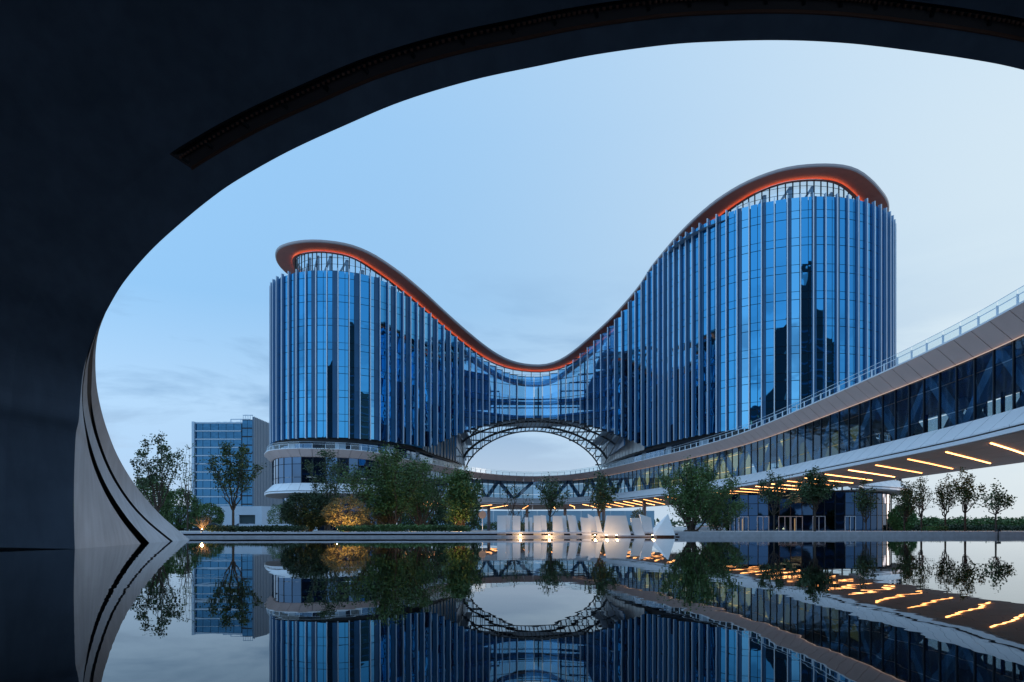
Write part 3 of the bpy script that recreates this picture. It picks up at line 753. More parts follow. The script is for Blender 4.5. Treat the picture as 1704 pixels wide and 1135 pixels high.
# V struts inside the bridge
Tv = offs(T, 1.95)
for i in range(7, nT-4, 4):
    if T[i].x < -13 and T[i].y < 150: continue
    for a, c in ((i, i+2), (i+4, i+2)):
        if c < nT and a < nT:
            b = MB(); b.bar(V3(Tv[a],12.1), V3(Tv[c],7.5), .55, .75); b.build('diagonal_strut', M['strut'], pod)
Tv = offs(T2c, 3.2)
for i in range(0, 40, 4):
    for a, c in ((i, i+2), (i+4, i+2)):
        b = MB(); b.bar(V3(Tv[a],12.1), V3(Tv[c],7.5), .55, .75); b.build('diagonal_strut', M['strut'], pod)
# added glowing panels imitate a yellow reflection where podium meets right tower
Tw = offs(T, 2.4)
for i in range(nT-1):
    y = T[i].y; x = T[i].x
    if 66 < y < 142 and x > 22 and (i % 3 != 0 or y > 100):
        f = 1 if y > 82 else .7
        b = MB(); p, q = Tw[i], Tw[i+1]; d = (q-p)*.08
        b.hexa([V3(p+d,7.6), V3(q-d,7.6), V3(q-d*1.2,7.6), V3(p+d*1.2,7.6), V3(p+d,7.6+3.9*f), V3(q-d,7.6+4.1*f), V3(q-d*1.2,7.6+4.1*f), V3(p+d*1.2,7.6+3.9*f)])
        b.build('yellow_reflection', M['warmrefl' if rnd.random() < .5 else 'warmreflB'], pod)
# soffit light strips, diagonal
LEDS = [M['led'], mat('warm_strip_dim', (1,.7,.4), .5, emit=(1,.40,.12), es=5.0), mat('warm_strip_bright', (1,.7,.4), .5, emit=(1,.44,.15), es=7.5)]
def zsof(i, f): return 6.06 - .9*f*min(1, max(0, (bi-i)/10))
def strip_light(i):
    if i >= bi-2:
        f = lambda k, s_: samp(br, min(1, max(0, (i+k-bi)/(nb-1)))).lerp(samp(brb, min(1, max(0,(i+k-bi)/(nb-1)))), s_)
    else: f = lambda k, s_: samp(T, (i+k)/(nT-1)).lerp(samp(Ti, (i+k)/(nT-1)), s_)
    k_ = min(1, max(0, (T[int(i)].x-4)/22)); P = [f(0, .10), f(-1.9*k_, .42), f(-4.2*k_, .80)]
    zs = [zsof(i, s_) - .04 for s_ in (.10, .42, .80)]
    b = MB(); b.bar(V3(P[0],zs[0]), V3(P[1],zs[1]), .10, .06); b.bar(V3(P[1],zs[1]), V3(P[2],zs[2]), .10, .06); b.build('light_strip', LEDS[int(i*7) % 3], pod)
i = float(min(range(bi, nT), key=lambda k: abs(T[k].y-45.2)))
i_first = next(k for k in range(nT) if T[k].y > 140 and T[k].x > -17)
i += 2.48*2
while i > i_first:
    if i < nT-3: strip_light(i)
    i -= 2.48
# balustrade
post_me = unit_box('rail_post', M['fin'])
for C_, ins in ((T, .45), (T2c, .45)):
    Rl = offs(C_, ins); acc = MB(); hr = MB()
    for i in range(len(Rl)):
        p = Rl[i]; t = tang(C_, i); a = math.atan2(t.y, t.x)
        put('rail_post', post_me, pod, (p.x-PO.x, p.y-PO.y, ZT-PO.z), (0,0,a), (.07,.12,.88))
        if i < len(Rl)-1:
            q = Rl[i+1]; d = (q-p)*.03
            acc.quad(V3(p+d,ZT+.12), V3(q-d,ZT+.12), V3(q-d,ZT+1.15), V3(p+d,ZT+1.15)); hr.bar(V3(p,ZT+.80), V3(q,ZT+.80), .05, .04); hr.bar(V3(p,ZT+1.16), V3(q,ZT+1.16), .03, .03)
    acc.build('balustrade_glass', M['rail'], pod); hr.build('handrail', M['fin'], pod)
# ground-floor drums
dk_me = unit_box('shopfront_pane', M['darkpane'])
def drum(cx_, cy_, rr, a0, a1, n, ztop_, solidmod, doors=(), lit=()):
    b = MB(); b.tube((cx_,cy_,GZ), (cx_,cy_,ztop_-.02), rr-.35, rr-.35, 40); b.build('inner_core', M['frame'], pod)
    for k in range(n):
        f0, f1 = a0+(a1-a0)*k/n, a0+(a1-a0)*(k+1)/n
        p = Vector((cx_+rr*math.cos(f0), cy_+rr*math.sin(f0))); q = Vector((cx_+rr*math.cos(f1), cy_+rr*math.sin(f1))); d = q-p; mid = (p+q)/2; a = math.atan2(d.y, d.x)
        for z0, z1 in ((GZ, 2.3), (2.38, 4.2), (4.28, ztop_)):
            put('shopfront_pane', dk_me if cx_ > 0 else pd_me, pod, (mid.x-PO.x, mid.y-PO.y, z0-PO.z), (0,0,a+rnd.uniform(-.02,.02)), (d.length-.1,.05,z1-z0))
        put('mullion', mull_me, pod, (p.x-PO.x, p.y-PO.y, GZ-PO.z), (0,0,a), (.12,.16,ztop_-GZ))
        if k in doors:
            n_ = Vector((d.y,-d.x)).normalized()
            b = MB(); c = mid + n_*.12; x = Vector((d.x,d.y,0)).normalized()
            for s_ in (-.9,0,.9): b.box((c.x+x.x*s_, c.y+x.y*s_, GZ+1.3), x*.05, Vector((n_.x,n_.y,0))*.05, Vector((0,0,1.3)))
            b.box((c.x, c.y, GZ+2.6), x*.95, Vector((n_.x,n_.y,0))*.05, Vector((0,0,.05))); b.build('door_frame', M['fin'], pod)
            if k not in lit: continue
            b = MB(); c = mid + n_*.06; b.box((c.x-x.x*.2, c.y-x.y*.2, GZ+1.2), x*.09, Vector((n_.x,n_.y,0))*.02, Vector((0,0,1.1))); b.build('lit_doorway', M['warmdoor'], pod)
drum(49.5, 121, 15.5, R(175), R(380), 34, 6.0, 4, (6,7,9,11,12,14,17), (7,12))
drum(-32, 131.5, 11.5, R(150), R(372), 26, 6.0, 4)
# far row of ground-floor columns
for x, y in ((-14,162),(-6,172),(4,178),(14,176),(22,160),(27.5,138)):
    b = MB(); b.tube((x,y+4,GZ), (x,y+4,6.1), .4, .4, 12); b.build('column', M['beam'], pod, smooth=True)

# ------------------------------------------------------------------ office block on the left
ob = empty('office_block', (-92, 200, KZ), 'slab office block with white floor bands and ribbed grey side behind the trees at left', 'building')
def off_face(x0, y0, x1, y1, z1, floors, nm):
    d = Vector((x1-x0, y1-y0)); ln = d.length; t = d/ln; n_ = Vector((t.y,-t.x)); fh = (z1-2)/floors
    for k in range(floors):
        z = 2+k*fh; m_ = int(ln/2.2)
        for j in range(m_):
            a = Vector((x0,y0))+t*(ln*(j+.5)/m_); 
            panesO.append((a, t, ln/m_-.12, z+.35, z+fh-.08))
        b = MB(); c = Vector((x0,y0))+d/2+n_*.25; b.box((c.x,c.y,z+.1), Vector((t.x,t.y,0))*ln/2, Vector((n_.x,n_.y,0))*.25, Vector((0,0,.16))); b.build('floor_band', M['offband'], ob)
panesO = []
b = MB(); b.bx(-92.6,-78.4,200.3,222,GZ,30.6); b.build('block_body', M['frame'], ob)
off_face(-92.8, 200, -79.2, 200, 30.8, 12, '')
b = MB(); b.bx(-93.4,-92.7,199,222,GZ,31.2); b.build('corner_pier', M['offband'], ob)
b = MB(); b.bx(-92.8,-78.4,199.6,201,30.7,31.1); b.build('parapet', M['offband'], ob)
b = MB(); b.bx(-78.3,-75.3,198.2,226,GZ,31.6); b.build('core_body', M['frame'], ob)
for k in range(12):
    for j in range(2):
        panesO.append((Vector((-77.5+j*1.5, 198)), Vector((1,0)), 1.4, 2+k*2.45+.3, 2+(k+1)*2.45-.06))
for a, t, w_, z0, z1 in panesO:
    b = MB(); b.box((a.x,a.y,(z0+z1)/2), Vector((t.x,t.y,0))*w_/2, (0,.06,0), (0,0,(z1-z0)/2)); b.build('window_pane', M['offglass'], ob)
b = MB(); b.bx(-75.29,-74.9,198.0,236,GZ,32.4); b.build('side_wall', M['offside'], ob)
for j in range(30):
    b = MB(); b.bar((-74.8,198.3+j*1.25,GZ),(-74.8,198.3+j*1.25,32.5),.12,.25); b.build('rib', M['offrib'], ob)
b = MB(); b.bar((-84,204,32.6),(-78.3,204,32.6),.22); b.bar((-84,204,31),(-84,204,32.6),.22); b.bar((-81,204,31),(-81,204,32.6),.15); b.bar((-78.2,198.4,32.9),(-75.3,198.4,32.9),.2)
for j in range(5): b.bar((-78.1+j*.68,198.4,31.6),(-78.1+j*.68,198.4,32.9),.1)
b.build('roof_screen', M['offband'], ob)
b = MB()
for x in (-88,-86,-84.4,-82): b.bx(x,x+1.2,203,205,30.9,31.7)
b.build('roof_units', M['offband'], ob)

# low white pavilion and garden walls
pv = empty('ramp_pavilion', (-50, 105, KZ), 'low white curved ramp building with dark openings behind the left trees', 'building')
def wallseg(pts, z0, z1, th, m_, nm, root):
    b = MB()
    for p, q in zip(pts, pts[1:]):
        p = Vector(p); q = Vector(q); t = (q-p).normalized(); n_ = Vector((-t.y,t.x))*th
        b.hexa([V3(p,z0),V3(q,z0),V3(q+n_,z0),V3(p+n_,z0),V3(p,z1),V3(q,z1),V3(q+n_,z1),V3(p+n_,z1)])
    return b.build(nm, m_, root)
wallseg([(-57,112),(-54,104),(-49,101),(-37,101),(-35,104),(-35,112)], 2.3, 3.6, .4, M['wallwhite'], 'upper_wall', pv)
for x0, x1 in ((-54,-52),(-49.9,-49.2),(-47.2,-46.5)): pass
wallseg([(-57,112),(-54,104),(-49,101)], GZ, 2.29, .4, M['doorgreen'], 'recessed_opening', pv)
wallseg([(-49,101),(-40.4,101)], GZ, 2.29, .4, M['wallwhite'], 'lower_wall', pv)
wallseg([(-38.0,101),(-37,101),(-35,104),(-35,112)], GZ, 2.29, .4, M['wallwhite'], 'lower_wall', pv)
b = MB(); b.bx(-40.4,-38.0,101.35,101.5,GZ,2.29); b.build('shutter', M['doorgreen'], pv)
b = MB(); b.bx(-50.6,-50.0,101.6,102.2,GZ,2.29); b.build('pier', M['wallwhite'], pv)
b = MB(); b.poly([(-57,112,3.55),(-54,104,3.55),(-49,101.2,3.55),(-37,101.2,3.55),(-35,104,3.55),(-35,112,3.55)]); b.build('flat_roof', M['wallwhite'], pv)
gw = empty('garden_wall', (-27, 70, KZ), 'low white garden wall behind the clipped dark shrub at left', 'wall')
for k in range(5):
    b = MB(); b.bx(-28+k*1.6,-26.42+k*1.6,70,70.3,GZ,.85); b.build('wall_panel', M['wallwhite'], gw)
hb = empty('site_hoarding', (0, 205, KZ), 'long pale blue hoarding far behind the white letter slabs', 'hoarding')
for k in range(17):
    x = -32+k*4.4; b = MB(); b.bx(x, x+4.34, 205, 205.2, GZ, 5.3+.0*(k%3)); b.build('hoarding_panel', M['hoard'], hb)

# ------------------------------------------------------------------ white letter slabs by the water
SY = 38.2
def at_(px, py, Y): return at(px, py, Y)
GRP = 'white letter slabs at the pool edge'
def slab_thing(tops, label, Y=SY, th=.30, z0=.10, m_=None):
    """tops: px top-left, px top-right, y top-left, y top-right, px bottom-right, px bottom-left"""
    xa, xb, ya, yb, xc, xd = tops
    p = [at(xd,892,Y), at(xc,892,Y), at(xb,yb,Y), at(xa,ya,Y)]
    for q in p[:2]: q.z = z0
    c = (p[0].x+p[1].x)/2
    r = empty('letter_slab', (c, Y, 0), label, 'letter slab', GRP)
    bk_ = Vector((.05*0, th, 0))
    b = MB(); b.hexa([p[0], p[1], p[1]+bk_, p[0]+bk_, p[3], p[2], p[2]+bk_, p[3]+bk_]); b.build('slab', m_ or M['slab'], r)
    b = MB(); b.bx(min(p[0].x,p[1].x)+.04, max(p[0].x,p[1].x)-.04, Y+.05, Y+th+.05, -.2, z0+.0); b.build('plinth', M['base'], r)
sl_ = [
 ((827.3,842,858,857.8,842,827.3), 'leftmost upright white slab of the row by the water', 0),
 ((842.3,852,857.5,858,852.5,842.3), 'narrow white slab set between the leftmost slab and the broad one', .25),
 ((852.8,866,857.8,858.6,866,852.8), 'upright white slab with warm glow on its right half near the row left end', 0),
 ((873.5,879,861,861,879.5,873.5), 'thin white strip standing alone in the first gap of the row', .3),
 ((881,886,861,861,886.5,881.5), 'very thin glowing strip just right of the first gap', .55),
 ((888,899.5,858,858,901,888), 'medium white slab just left of the first bright floodlight tree', 0),
 ((900,908.5,857,858,911,901.4), 'slightly leaning slab left of the brightest trunk glow', .3),
 ((920,935,858.5,858.5,938.8,920), 'white slab right of the first bright floodlight', 0),
 ((934.5,941.5,858,858,944.8,939), 'slim white slab touching the right side of the slab after the floodlight', .3),
 ((944.5,951.5,857,858,959,949.5), 'leaning slim slab after the dark slit in the middle', 0),
 ((951.5,958,857,858.5,965,957.5), 'leaning slim slab just left of the brown gap in the middle', .3),
 ((966,980,861,862,984.5,969), 'leaning white slab right of the brown gap', 0),
 ((978.5,990,855,861.5,996,983), 'leaning slab with pointed top left of the lit tree trunk', .35),
 ((990,996.5,859,859,1004,994), 'thin leaning slab touching the brightly lit tree trunk', .1),
 ((1010,1042,858,858,1050,1004), 'broad white trapezoid slab, largest of the row', 0),
 ((1049.5,1064,862,861.8,1073.5,1056), 'leaning slab right of the broad trapezoid', .15),
 ((1064.5,1083.5,855.5,861.5,1087.5,1073.3), 'leaning slab with pointed corner next to the white pyramid', .45)]
for tp, lb, dy in sl_: slab_thing(tp, lb, SY+dy)
r = empty('letter_pyramid', (at(1105,892,SY).x, SY, 0), 'white triangular pyramid slab at the right end of the row', 'letter slab', GRP)
p = [at(1087.5,892,SY-.1), at(1123.5,892,SY-.1), at(1111.8,855,SY+.5), at(1087,878.5,SY+.3)]; p[0].z = p[1].z = .1
b = MB(); q = [v+Vector((.2,1.1,0)) for v in p[:2]]
b.v = [tuple(v) for v in p+q]; b.f = [(0,1,2,3),(1,5,2),(5,4,3,2),(4,0,3),(0,4,5,1)]; b.m = [0]*5; b.build('slab', M['slab'], r)
b = MB(); b.bx(p[0].x+.05, p[1].x-.05, SY+.0, SY+1, -.2, .1); b.build('plinth', M['base'], r)
rs_ = empty('letter_plinth', (4.5, SY, 0), 'long low brown plinth under the white letter slabs', 'plinth')
b = MB(); b.bx(at(829,890,SY).x, at(1086,890,SY).x, SY+.62, SY+.9, -.2, .12); b.build('plinth_bar', M['base'], rs_)
b = MB(); b.bx(at(829,890,SY).x, at(1086,890,SY).x, SY-.25, SY+.61, -.2, .035); b.build('plinth_slab', M['base'], rs_)
# floodlights
for px, lb, pw in ((866,'small floodlight at the foot of the left broad slab',14),(914,'bright floodlight at the foot of the slab before the first trunk',32),(990,'floodlight between the leaning slabs and the lit trunk',26),(1009,'bright floodlight below the left edge of the broad trapezoid slab',14),(1026,'brightest bare floodlight before the broad trapezoid slab',5),(1086,'tiny floodlight where slab and pyramid meet',5)):
    c = at(px, 890.5, SY-.42); c.z = .06
    r = empty('floodlight', c, lb, 'floodlight', 'floodlights in front of the letter slabs')
    b = MB(); b.tube(c+Vector((0,0,-.1)), c+Vector((0,0,.04)), .05, .06, 10); b.build('housing', M['steel'], r)
    b = MB(); b.tube(c+Vector((0,0,.042)), c+Vector((0,-.012,.075)), .05, .035, 10); b.build('lens', M['lamp'], r)
    l_ = bpy.data.lights.new('flood', 'POINT'); l_.energy = pw*.55; l_.color = (1,.60,.26); l_.shadow_soft_size = .05
    lo_ = bpy.data.objects.new('flood', l_); lo_.location = (0,-.35,.10); lo_.parent = r; col.objects.link(lo_)

# ------------------------------------------------------------------ trees

def leafmesh(pts, size, rg, m_, name, root):
    vs = []; fs = []
    for p in pts:
        s_ = size*rg.uniform(.6,1.3); a = Vector((rg.gauss(0,1), rg.gauss(0,1), rg.gauss(0,.7))).normalized(); u = a.cross(Vector((rg.gauss(0,1),rg.gauss(0,1),rg.gauss(0,1)))).normalized(); k = len(vs)
        v = p + a*s_; wv = u*s_*.36
        vs += [tuple(p), tuple(p+a*s_*.5+wv), tuple(v), tuple(p+a*s_*.5-wv)]; fs.append((k,k+1,k+2,k+3))
    b = MB(); b.v = vs; b.f = fs; b.m = [0]*len(fs); return b.build(name, m_, root)
def tree(px, Y, top, half, label, kind='vase', leaf='leaf', dens=1.0, group='young trees on the plaza', seed=0, fork=.3, stems=1, r0=.10, name='tree', base_z=None, ls=.15, cat='tree', leaf_from=.5, bare=0.0):
    """half: half-width in metres; top: pixel row of the top"""
    rg = random.Random(seed*31+5); c = at(px, 880, Y); bz = (KZ-.08 if Y < 58 else GZ) if base_z is None else base_z
    Ht = at(px, top, Y).z - bz; loc = Vector((c.x, Y, bz)); r = empty(name, loc, label, cat, group)
    wood = MB(); pts = []; per = int(15*dens)
    def clump(q, k, sg): pts.extend(q+Vector((rg.gauss(0,sg), rg.gauss(0,sg), rg.gauss(0,sg*1.1))) for _ in range(k))
    fh = Ht*fork if stems == 1 else 0.0; bs0 = loc+Vector((0,0,fh))
    if stems == 1:
        wood.tube(loc, bs0, r0, r0*.8, 8); n_ = rg.choice([7,8,9])
    else: n_ = stems+3
    if stems > 1: wood.tube(loc-Vector((0,0,.1)), loc+Vector((0,0,.12)), .62, .5, 10)
    ph = rg.random()*6.28
    for k in range(n_):
        a = ph + 2*math.pi*k/n_*1.618 + rg.gauss(0,.3); f = (k+.6)/n_; sp = half*f**.75*rg.uniform(.8,1.05)
        top_h = Ht*(1.0 - .30*(sp/half)**2)*rg.uniform(.86,1.0) if k else Ht*.97
        s0 = bs0 + (Vector((rg.uniform(-.3,.3),rg.uniform(-.3,.3),0)) if stems > 1 else Vector((0,0,-rg.random()*fh*.15)))
        e = loc + Vector((math.cos(a)*sp, math.sin(a)*sp*.9, top_h)); c1 = s0 + Vector((math.cos(a)*sp*.45, math.sin(a)*sp*.45, (top_h-fh)*.38)) + Vector((rg.gauss(0,.12),rg.gauss(0,.12),0))
        lim = rg.uniform(.25,1.6) if stems > 1 else rg.uniform(.5,1.3); lf = leaf_from*rg.uniform(.7,1.7) if stems > 1 else leaf_from
        rr = r0*(.5 if stems == 1 else .55); prev = s0; m_ = 9
        for j in range(1, m_+1):
            t = j/m_; q = s0*(1-t)**2 + c1*2*t*(1-t) + e*t*t + Vector((rg.gauss(0,.05),rg.gauss(0,.05),rg.gauss(0,.03)))
            wood.tube(prev, q, rr*(1-.85*(j-1)/m_), rr*(1-.85*j/m_)+.004, 5)
            if t > .3:
                for _ in range(2 if t < .9 else 3):
                    sd = Vector((rg.gauss(0,1), rg.gauss(0,1), rg.uniform(.1,1.3))).normalized()*rg.uniform(.25,.75)*(.5+.12*half+.05*Ht)*(1.2-.5*t)
                    w2 = q+sd; wood.tube(q, w2, .016, .006, 3)
                    if rg.random() >= bare and t > lf*rg.uniform(.8,1.15):
                        sg = .13+.035*half*(stems > 1); clump(w2, int(per*lim*rg.uniform(.3,1.6)), sg); clump(q.lerp(w2,.5), int(per*lim*rg.uniform(.2,.8)), sg)
                if t > lf and rg.random() >= bare: clump(q, int(per*.6), .12)
            prev = q
    wood.build('trunk', M['bark'], r); leafmesh(pts, ls, rg, M[leaf], 'crown', r)
    return r
def ball(px, Y, top, half, label, leaf='hedge', n=5000, seed=1, flat=1.0, name='shrub', group=None, base_z=None, radial=True, ls=.12, trunk=.35, cat='shrub', gaps=.5):
    rg = random.Random(seed); c = at(px, 880, Y); bz = (KZ-.08 if Y < 58 else GZ) if base_z is None else base_z; Ht = at(px, top, Y).z-bz; loc = Vector((c.x, Y, bz)); r = empty(name, loc, label, cat, group)
    cen = loc+Vector((0,0,Ht*.56)); rz = Ht*.46; lumps = [Vector((rg.gauss(0,1),rg.gauss(0,1),rg.gauss(0,1))).normalized() for _ in range(14)]
    wood = MB()
    for k in range(16):
        a = rg.random()*6.28; e = rg.uniform(.2,1.4); t_ = cen+Vector((math.cos(a)*half*.8*math.cos(e), math.sin(a)*half*.8*math.cos(e), rz*.8*math.sin(e)-rz*.15)); m_ = loc.lerp(t_, .35)+Vector((rg.gauss(0,.1),rg.gauss(0,.1),-.05))
        wood.tube(loc+Vector((rg.gauss(0,.08),rg.gauss(0,.08),0)), m_, .055, .035, 5); wood.tube(m_, t_, .035, .012, 4)
        for _ in range(4):
            s2 = m_.lerp(t_, rg.uniform(.2,.8)); e2 = s2+Vector((rg.gauss(0,.35),rg.gauss(0,.35),rg.gauss(.25,.25)))*half*.45; wood.tube(s2, e2, .018, .007, 3)
    pts = []
    while len(pts) < n:
        v = Vector((rg.gauss(0,1),rg.gauss(0,1),rg.gauss(0,1))).normalized(); f = 1+.13*max(l_.dot(v) for l_ in lumps)**3 - .1*math.sin(7*v.x+3*v.z)*math.sin(6*v.y+2)
        rr = rg.uniform(.62,1.0)**.6*f*.93
        if math.sin(9*v.x+seed)*math.sin(8*v.z+1)*math.sin(7*v.y) > gaps: continue
        pts.append(cen+Vector((v.x*half*rr, v.y*half*rr, v.z*rz*rr)))
    wood.build('trunk', M['bark'], r); leafmesh(pts, ls, rg, M[leaf], 'crown', r); return r
def w_(px, Y): return px/F*Y
GT = 'young trees planted around the pool'
tree(262, 47, 726, w_(56,47), 'tall vase-shaped tree with ragged clumps right of the concrete rim', dens=1.5, seed=1, fork=.22, r0=.13, group=GT)
tree(312, 56, 742, w_(24,56), 'slender almost bare tree between the concrete rim and the office block', dens=.35, seed=2, fork=.3, r0=.07, bare=.5, group=GT, leaf='leaf2')
tree(388, 46, 740, w_(50,46), 'wide vase-shaped tree in front of the office block', dens=1.6, seed=3, fork=.27, r0=.10, group=GT)
tree(545, 58, 752, w_(46,58), 'feathery multi-stem tree before the left podium', dens=1.6, seed=4, stems=6, r0=.12, leaf='leaf', group=GT)
tree(655, 50, 756, w_(78,50), 'large dense green multi-stem tree in front of the podium', dens=2.5, leaf_from=.28, seed=5, stems=18, r0=.16, leaf='leaf2', group=GT)
tree(700, 55, 775, w_(62,55), 'leaning green multi-stem tree right behind the large dense one', dens=2.3, leaf_from=.35, seed=15, stems=9, r0=.12, leaf='leaf2', group=GT)
tree(765, 50, 792, w_(40,50), 'lamplit olive multi-stem tree left of the round sign', dens=2.6, leaf_from=.35, seed=6, stems=9, r0=.13, leaf='leaf2', group=GT)
tree(856, 52, 805, w_(28,52), 'nearly bare twiggy tree behind the leftmost letter slabs', dens=.35, seed=7, stems=4, r0=.07, bare=.5, group=GT)
tree(915, 52, 795, w_(30,52), 'small open tree rising behind the middle letter slabs', dens=.8, leaf_from=.4, seed=8, fork=.3, r0=.07, group=GT)
tree(997, 44, 790, w_(33,44), 'forked tree with brightly lit trunk beside the broad slab', dens=.9, leaf_from=.42, seed=9, fork=.30, r0=.10, group=GT)
tree(1150, 50, 778, w_(72,50), 'broad feathery multi-stem tree right of the white pyramid', dens=2.0, leaf_from=.30, seed=10, stems=17, r0=.12, leaf='leaf2', group=GT)
tree(1190, 62, 815, w_(46,62), 'lower multi-stem tree behind the broad feathery one', dens=2.2, leaf_from=.35, seed=11, stems=8, r0=.1, leaf='leaf2', group=GT)
tree(1288, 58, 788, w_(36,58), 'tree in front of the dark entrance doors', dens=1.3, seed=12, fork=.38, r0=.07, group=GT)
tree(1356, 50, 785, w_(36,50), 'densest tree under the bridge, before the entrance glazing', dens=1.6, seed=13, fork=.36, r0=.09, group=GT)
tree(1441, 58, 805, w_(24,58), 'thin tree before the right end of the entrance glazing', dens=.9, seed=14, fork=.3, r0=.07, group=GT)
tree(1505, 60, 808, w_(22,60), 'first of the five lawn trees counted from the bridge drum', dens=1.1, leaf_from=.45, leaf='leaf5', seed=21, fork=.33, r0=.08, group=GT)
tree(1533, 56, 800, w_(28,56), 'second of the five lawn trees, spindly with a wide head', dens=.6, leaf_from=.6, ls=.13, leaf='leaf5', seed=22, fork=.3, r0=.09, group=GT)
tree(1573, 56, 798, w_(24,56), 'middle lawn tree with a tall narrow head', dens=.65, leaf_from=.4, leaf='leaf5', seed=23, fork=.3, r0=.08, group=GT)
tree(1606, 54, 786, w_(32,54), 'tallest lawn tree, fourth from the bridge drum', dens=.7, leaf_from=.55, ls=.17, leaf='leaf5', seed=24, fork=.34, r0=.09, group=GT)
tree(1657, 44, 812, w_(34,44), 'small open lawn tree at the far right by the kerb', dens=.5, leaf_from=.5, leaf='leaf5', seed=25, fork=.42, r0=.06, group=GT)
ball(515, 48, 820, w_(43,48), 'dense dark rounded shrub left of the lamplit golden shrub', n=17000, seed=2, group='rounded shrubs behind the kerb')
gs = ball(576, 46, 828, w_(38,46), 'golden lamplit rounded shrub with bare branches showing', leaf='leaf3', n=5000, seed=3, group='rounded shrubs behind the kerb', gaps=.12, ls=.1)
ball(620, 50, 846, w_(26,50), 'smaller olive shrub right of the golden lamplit one', leaf='leaf3', n=2500, seed=4, group='rounded shrubs behind the kerb', gaps=.2)
ball(645, 56, 852, w_(14,56), 'faintly lit oval shrub under the large dense tree', leaf='leaf3', n=1200, seed=5, group='rounded shrubs behind the kerb')
ball(1502, 95, 842, w_(21,95), 'pale green round-headed tree beyond the lawn trees', leaf='leaf4', n=5000, seed=6, name='round_tree', cat='tree', ls=.25)
ball(468, 75, 838, w_(22,75), 'green shrub left of the podium foot behind the garden wall', leaf='leaf2', n=3500, seed=7, group='rounded shrubs behind the kerb')
ball(1062, 60, 848, w_(12,60), 'yellowish shrub peeping over the right letter slabs', leaf='leaf3', n=1600, seed=8, group='rounded shrubs behind the kerb')
for k, (px, Y, t_, h_, lb) in enumerate(((250,62,795,34,'bushy green tree behind the tall vase tree at left'),(300,75,815,30,'second bushy green tree behind the slender bare tree'),(345,90,838,26,'low green tree in front of the office block foot'))):
    ball(px, Y, t_, w_(h_,Y), lb, leaf='leaf2', n=5000, seed=30+k, name='bushy_tree', cat='tree', ls=.22, group='bushy trees at the far left', gaps=.25)
ball(700, 64, 800, w_(40,64), 'dense dark tree crown behind the large green tree', leaf='leaf', n=8000, seed=41, name='bushy_tree', cat='tree', ls=.2, gaps=.3)
ball(765, 66, 815, w_(35,66), 'dark tree crown behind the lamplit olive tree', leaf='leaf', n=6000, seed=42, name='bushy_tree', cat='tree', ls=.2, gaps=.25)
# glowing bare bush at left
r = empty('lamplit_bush', at(336,883,42)*1.0, 'small leafless bush glowing orange from a lamp below, left of the parked car', 'bush')
r.location.z = KZ; rg = random.Random(5); b = MB()
for k in range(22):
    a = rg.random()*6.28; p0 = Vector(r.location); p1 = p0+Vector((math.cos(a)*.25, math.sin(a)*.2, .35)); b.tube(p0, p1, .025, .018, 4)
    for _ in range(3):
        p2 = p1+Vector((math.cos(a)*rg.uniform(.1,.5), rg.gauss(0,.2), rg.uniform(.2,.65))); b.tube(p1, p2, .014, .006, 3)
b.build('branches', M['bark'], r)
def uplight(px, Y, pw, lb, dz=.12, dy=-.6):
    c = at(px, 883, Y); c.z = KZ+dz; r = empty('garden_uplight', c, lb, 'uplight', 'garden uplights in the planting'); b = MB()
    b.tube(c-Vector((0,0,.12)), c, .05, .06, 8); b.build('housing', M['steel'], r)
    b = MB(); b.tube(c+Vector((0,0,.002)), c+Vector((0,0,.03)), .045, .03, 8); b.build('lens', M['lamp'], r)
    l_ = bpy.data.lights.new('uplight', 'POINT'); l_.energy = pw; l_.color = (1,.58,.22); l_.shadow_soft_size = .06
    o = bpy.data.objects.new('uplight', l_); o.location = (0,0,.12); o.parent = r; col.objects.link(o)
uplight(336, 41.6, 45, 'garden uplight below the small glowing bush'); uplight(562, 44.2, 130, 'garden uplight at the left foot of the golden shrub'); uplight(590, 44.2, 130, 'garden uplight at the right foot of the golden shrub')
uplight(765, 48.5, 80, 'garden uplight below the lamplit olive tree'); uplight(685, 52, 28, 'garden uplight at the foot of the large dense tree'); uplight(645, 54.6, 10, 'garden uplight before the oval shrub'); uplight(1150, 60, 14, 'garden uplight behind the broad feathery tree')
uplight(999, 43, 50, 'garden uplight against the forked trunk beside the broad slab')
# hedges / ground cover
def hedge(px0, px1, Y, h0, n, label, leaf='hedge', ls=.12, th=1.2, name='hedge', jag=.3, seed=0):
    rg = random.Random(seed); x0, x1 = at(px0,880,Y).x, at(px1,880,Y).x; pts = []
    for _ in range(n):
        x = rg.uniform(x0,x1); hh = h0*(1-jag+jag*(.5+.5*math.sin(x*1.3+seed)*math.sin(x*.37+2)+.4*rg.random())); pts.append(Vector((x, Y+rg.uniform(0,th), (KZ if Y < 58 else GZ)+hh*rg.random()**.7)))
    o = leafmesh(pts, ls, rg, M[leaf], name, None); tag(o, label, 'hedge', kind='stuff'); return o
hedge(340, 505, 42, .35, 5000, 'low dark clipped hedge behind the left kerb', seed=1)
hedge(560, 780, 43, .40, 7000, 'low green ground cover at the foot of the big trees', leaf='leaf2', seed=2)
hedge(1480, 1900, 150, 3.0, 12000, 'long far hedge along the horizon at right', leaf='leaf2', ls=.5, th=6, seed=3)
hedge(1480, 1900, 120, 1.3, 9000, 'nearer dark hedge below the far hedge at right', ls=.35, th=3, seed=4)
hedge(1548, 1580, 54, .4, 900, 'bright low shrub bed between the lawn trees', leaf='leaf4', seed=5)
hedge(846, 1084, 39.6, .62, 4500, 'low olive planting glimpsed between the white letter slabs', leaf='leaf3', ls=.1, th=.7, seed=11, jag=.6)
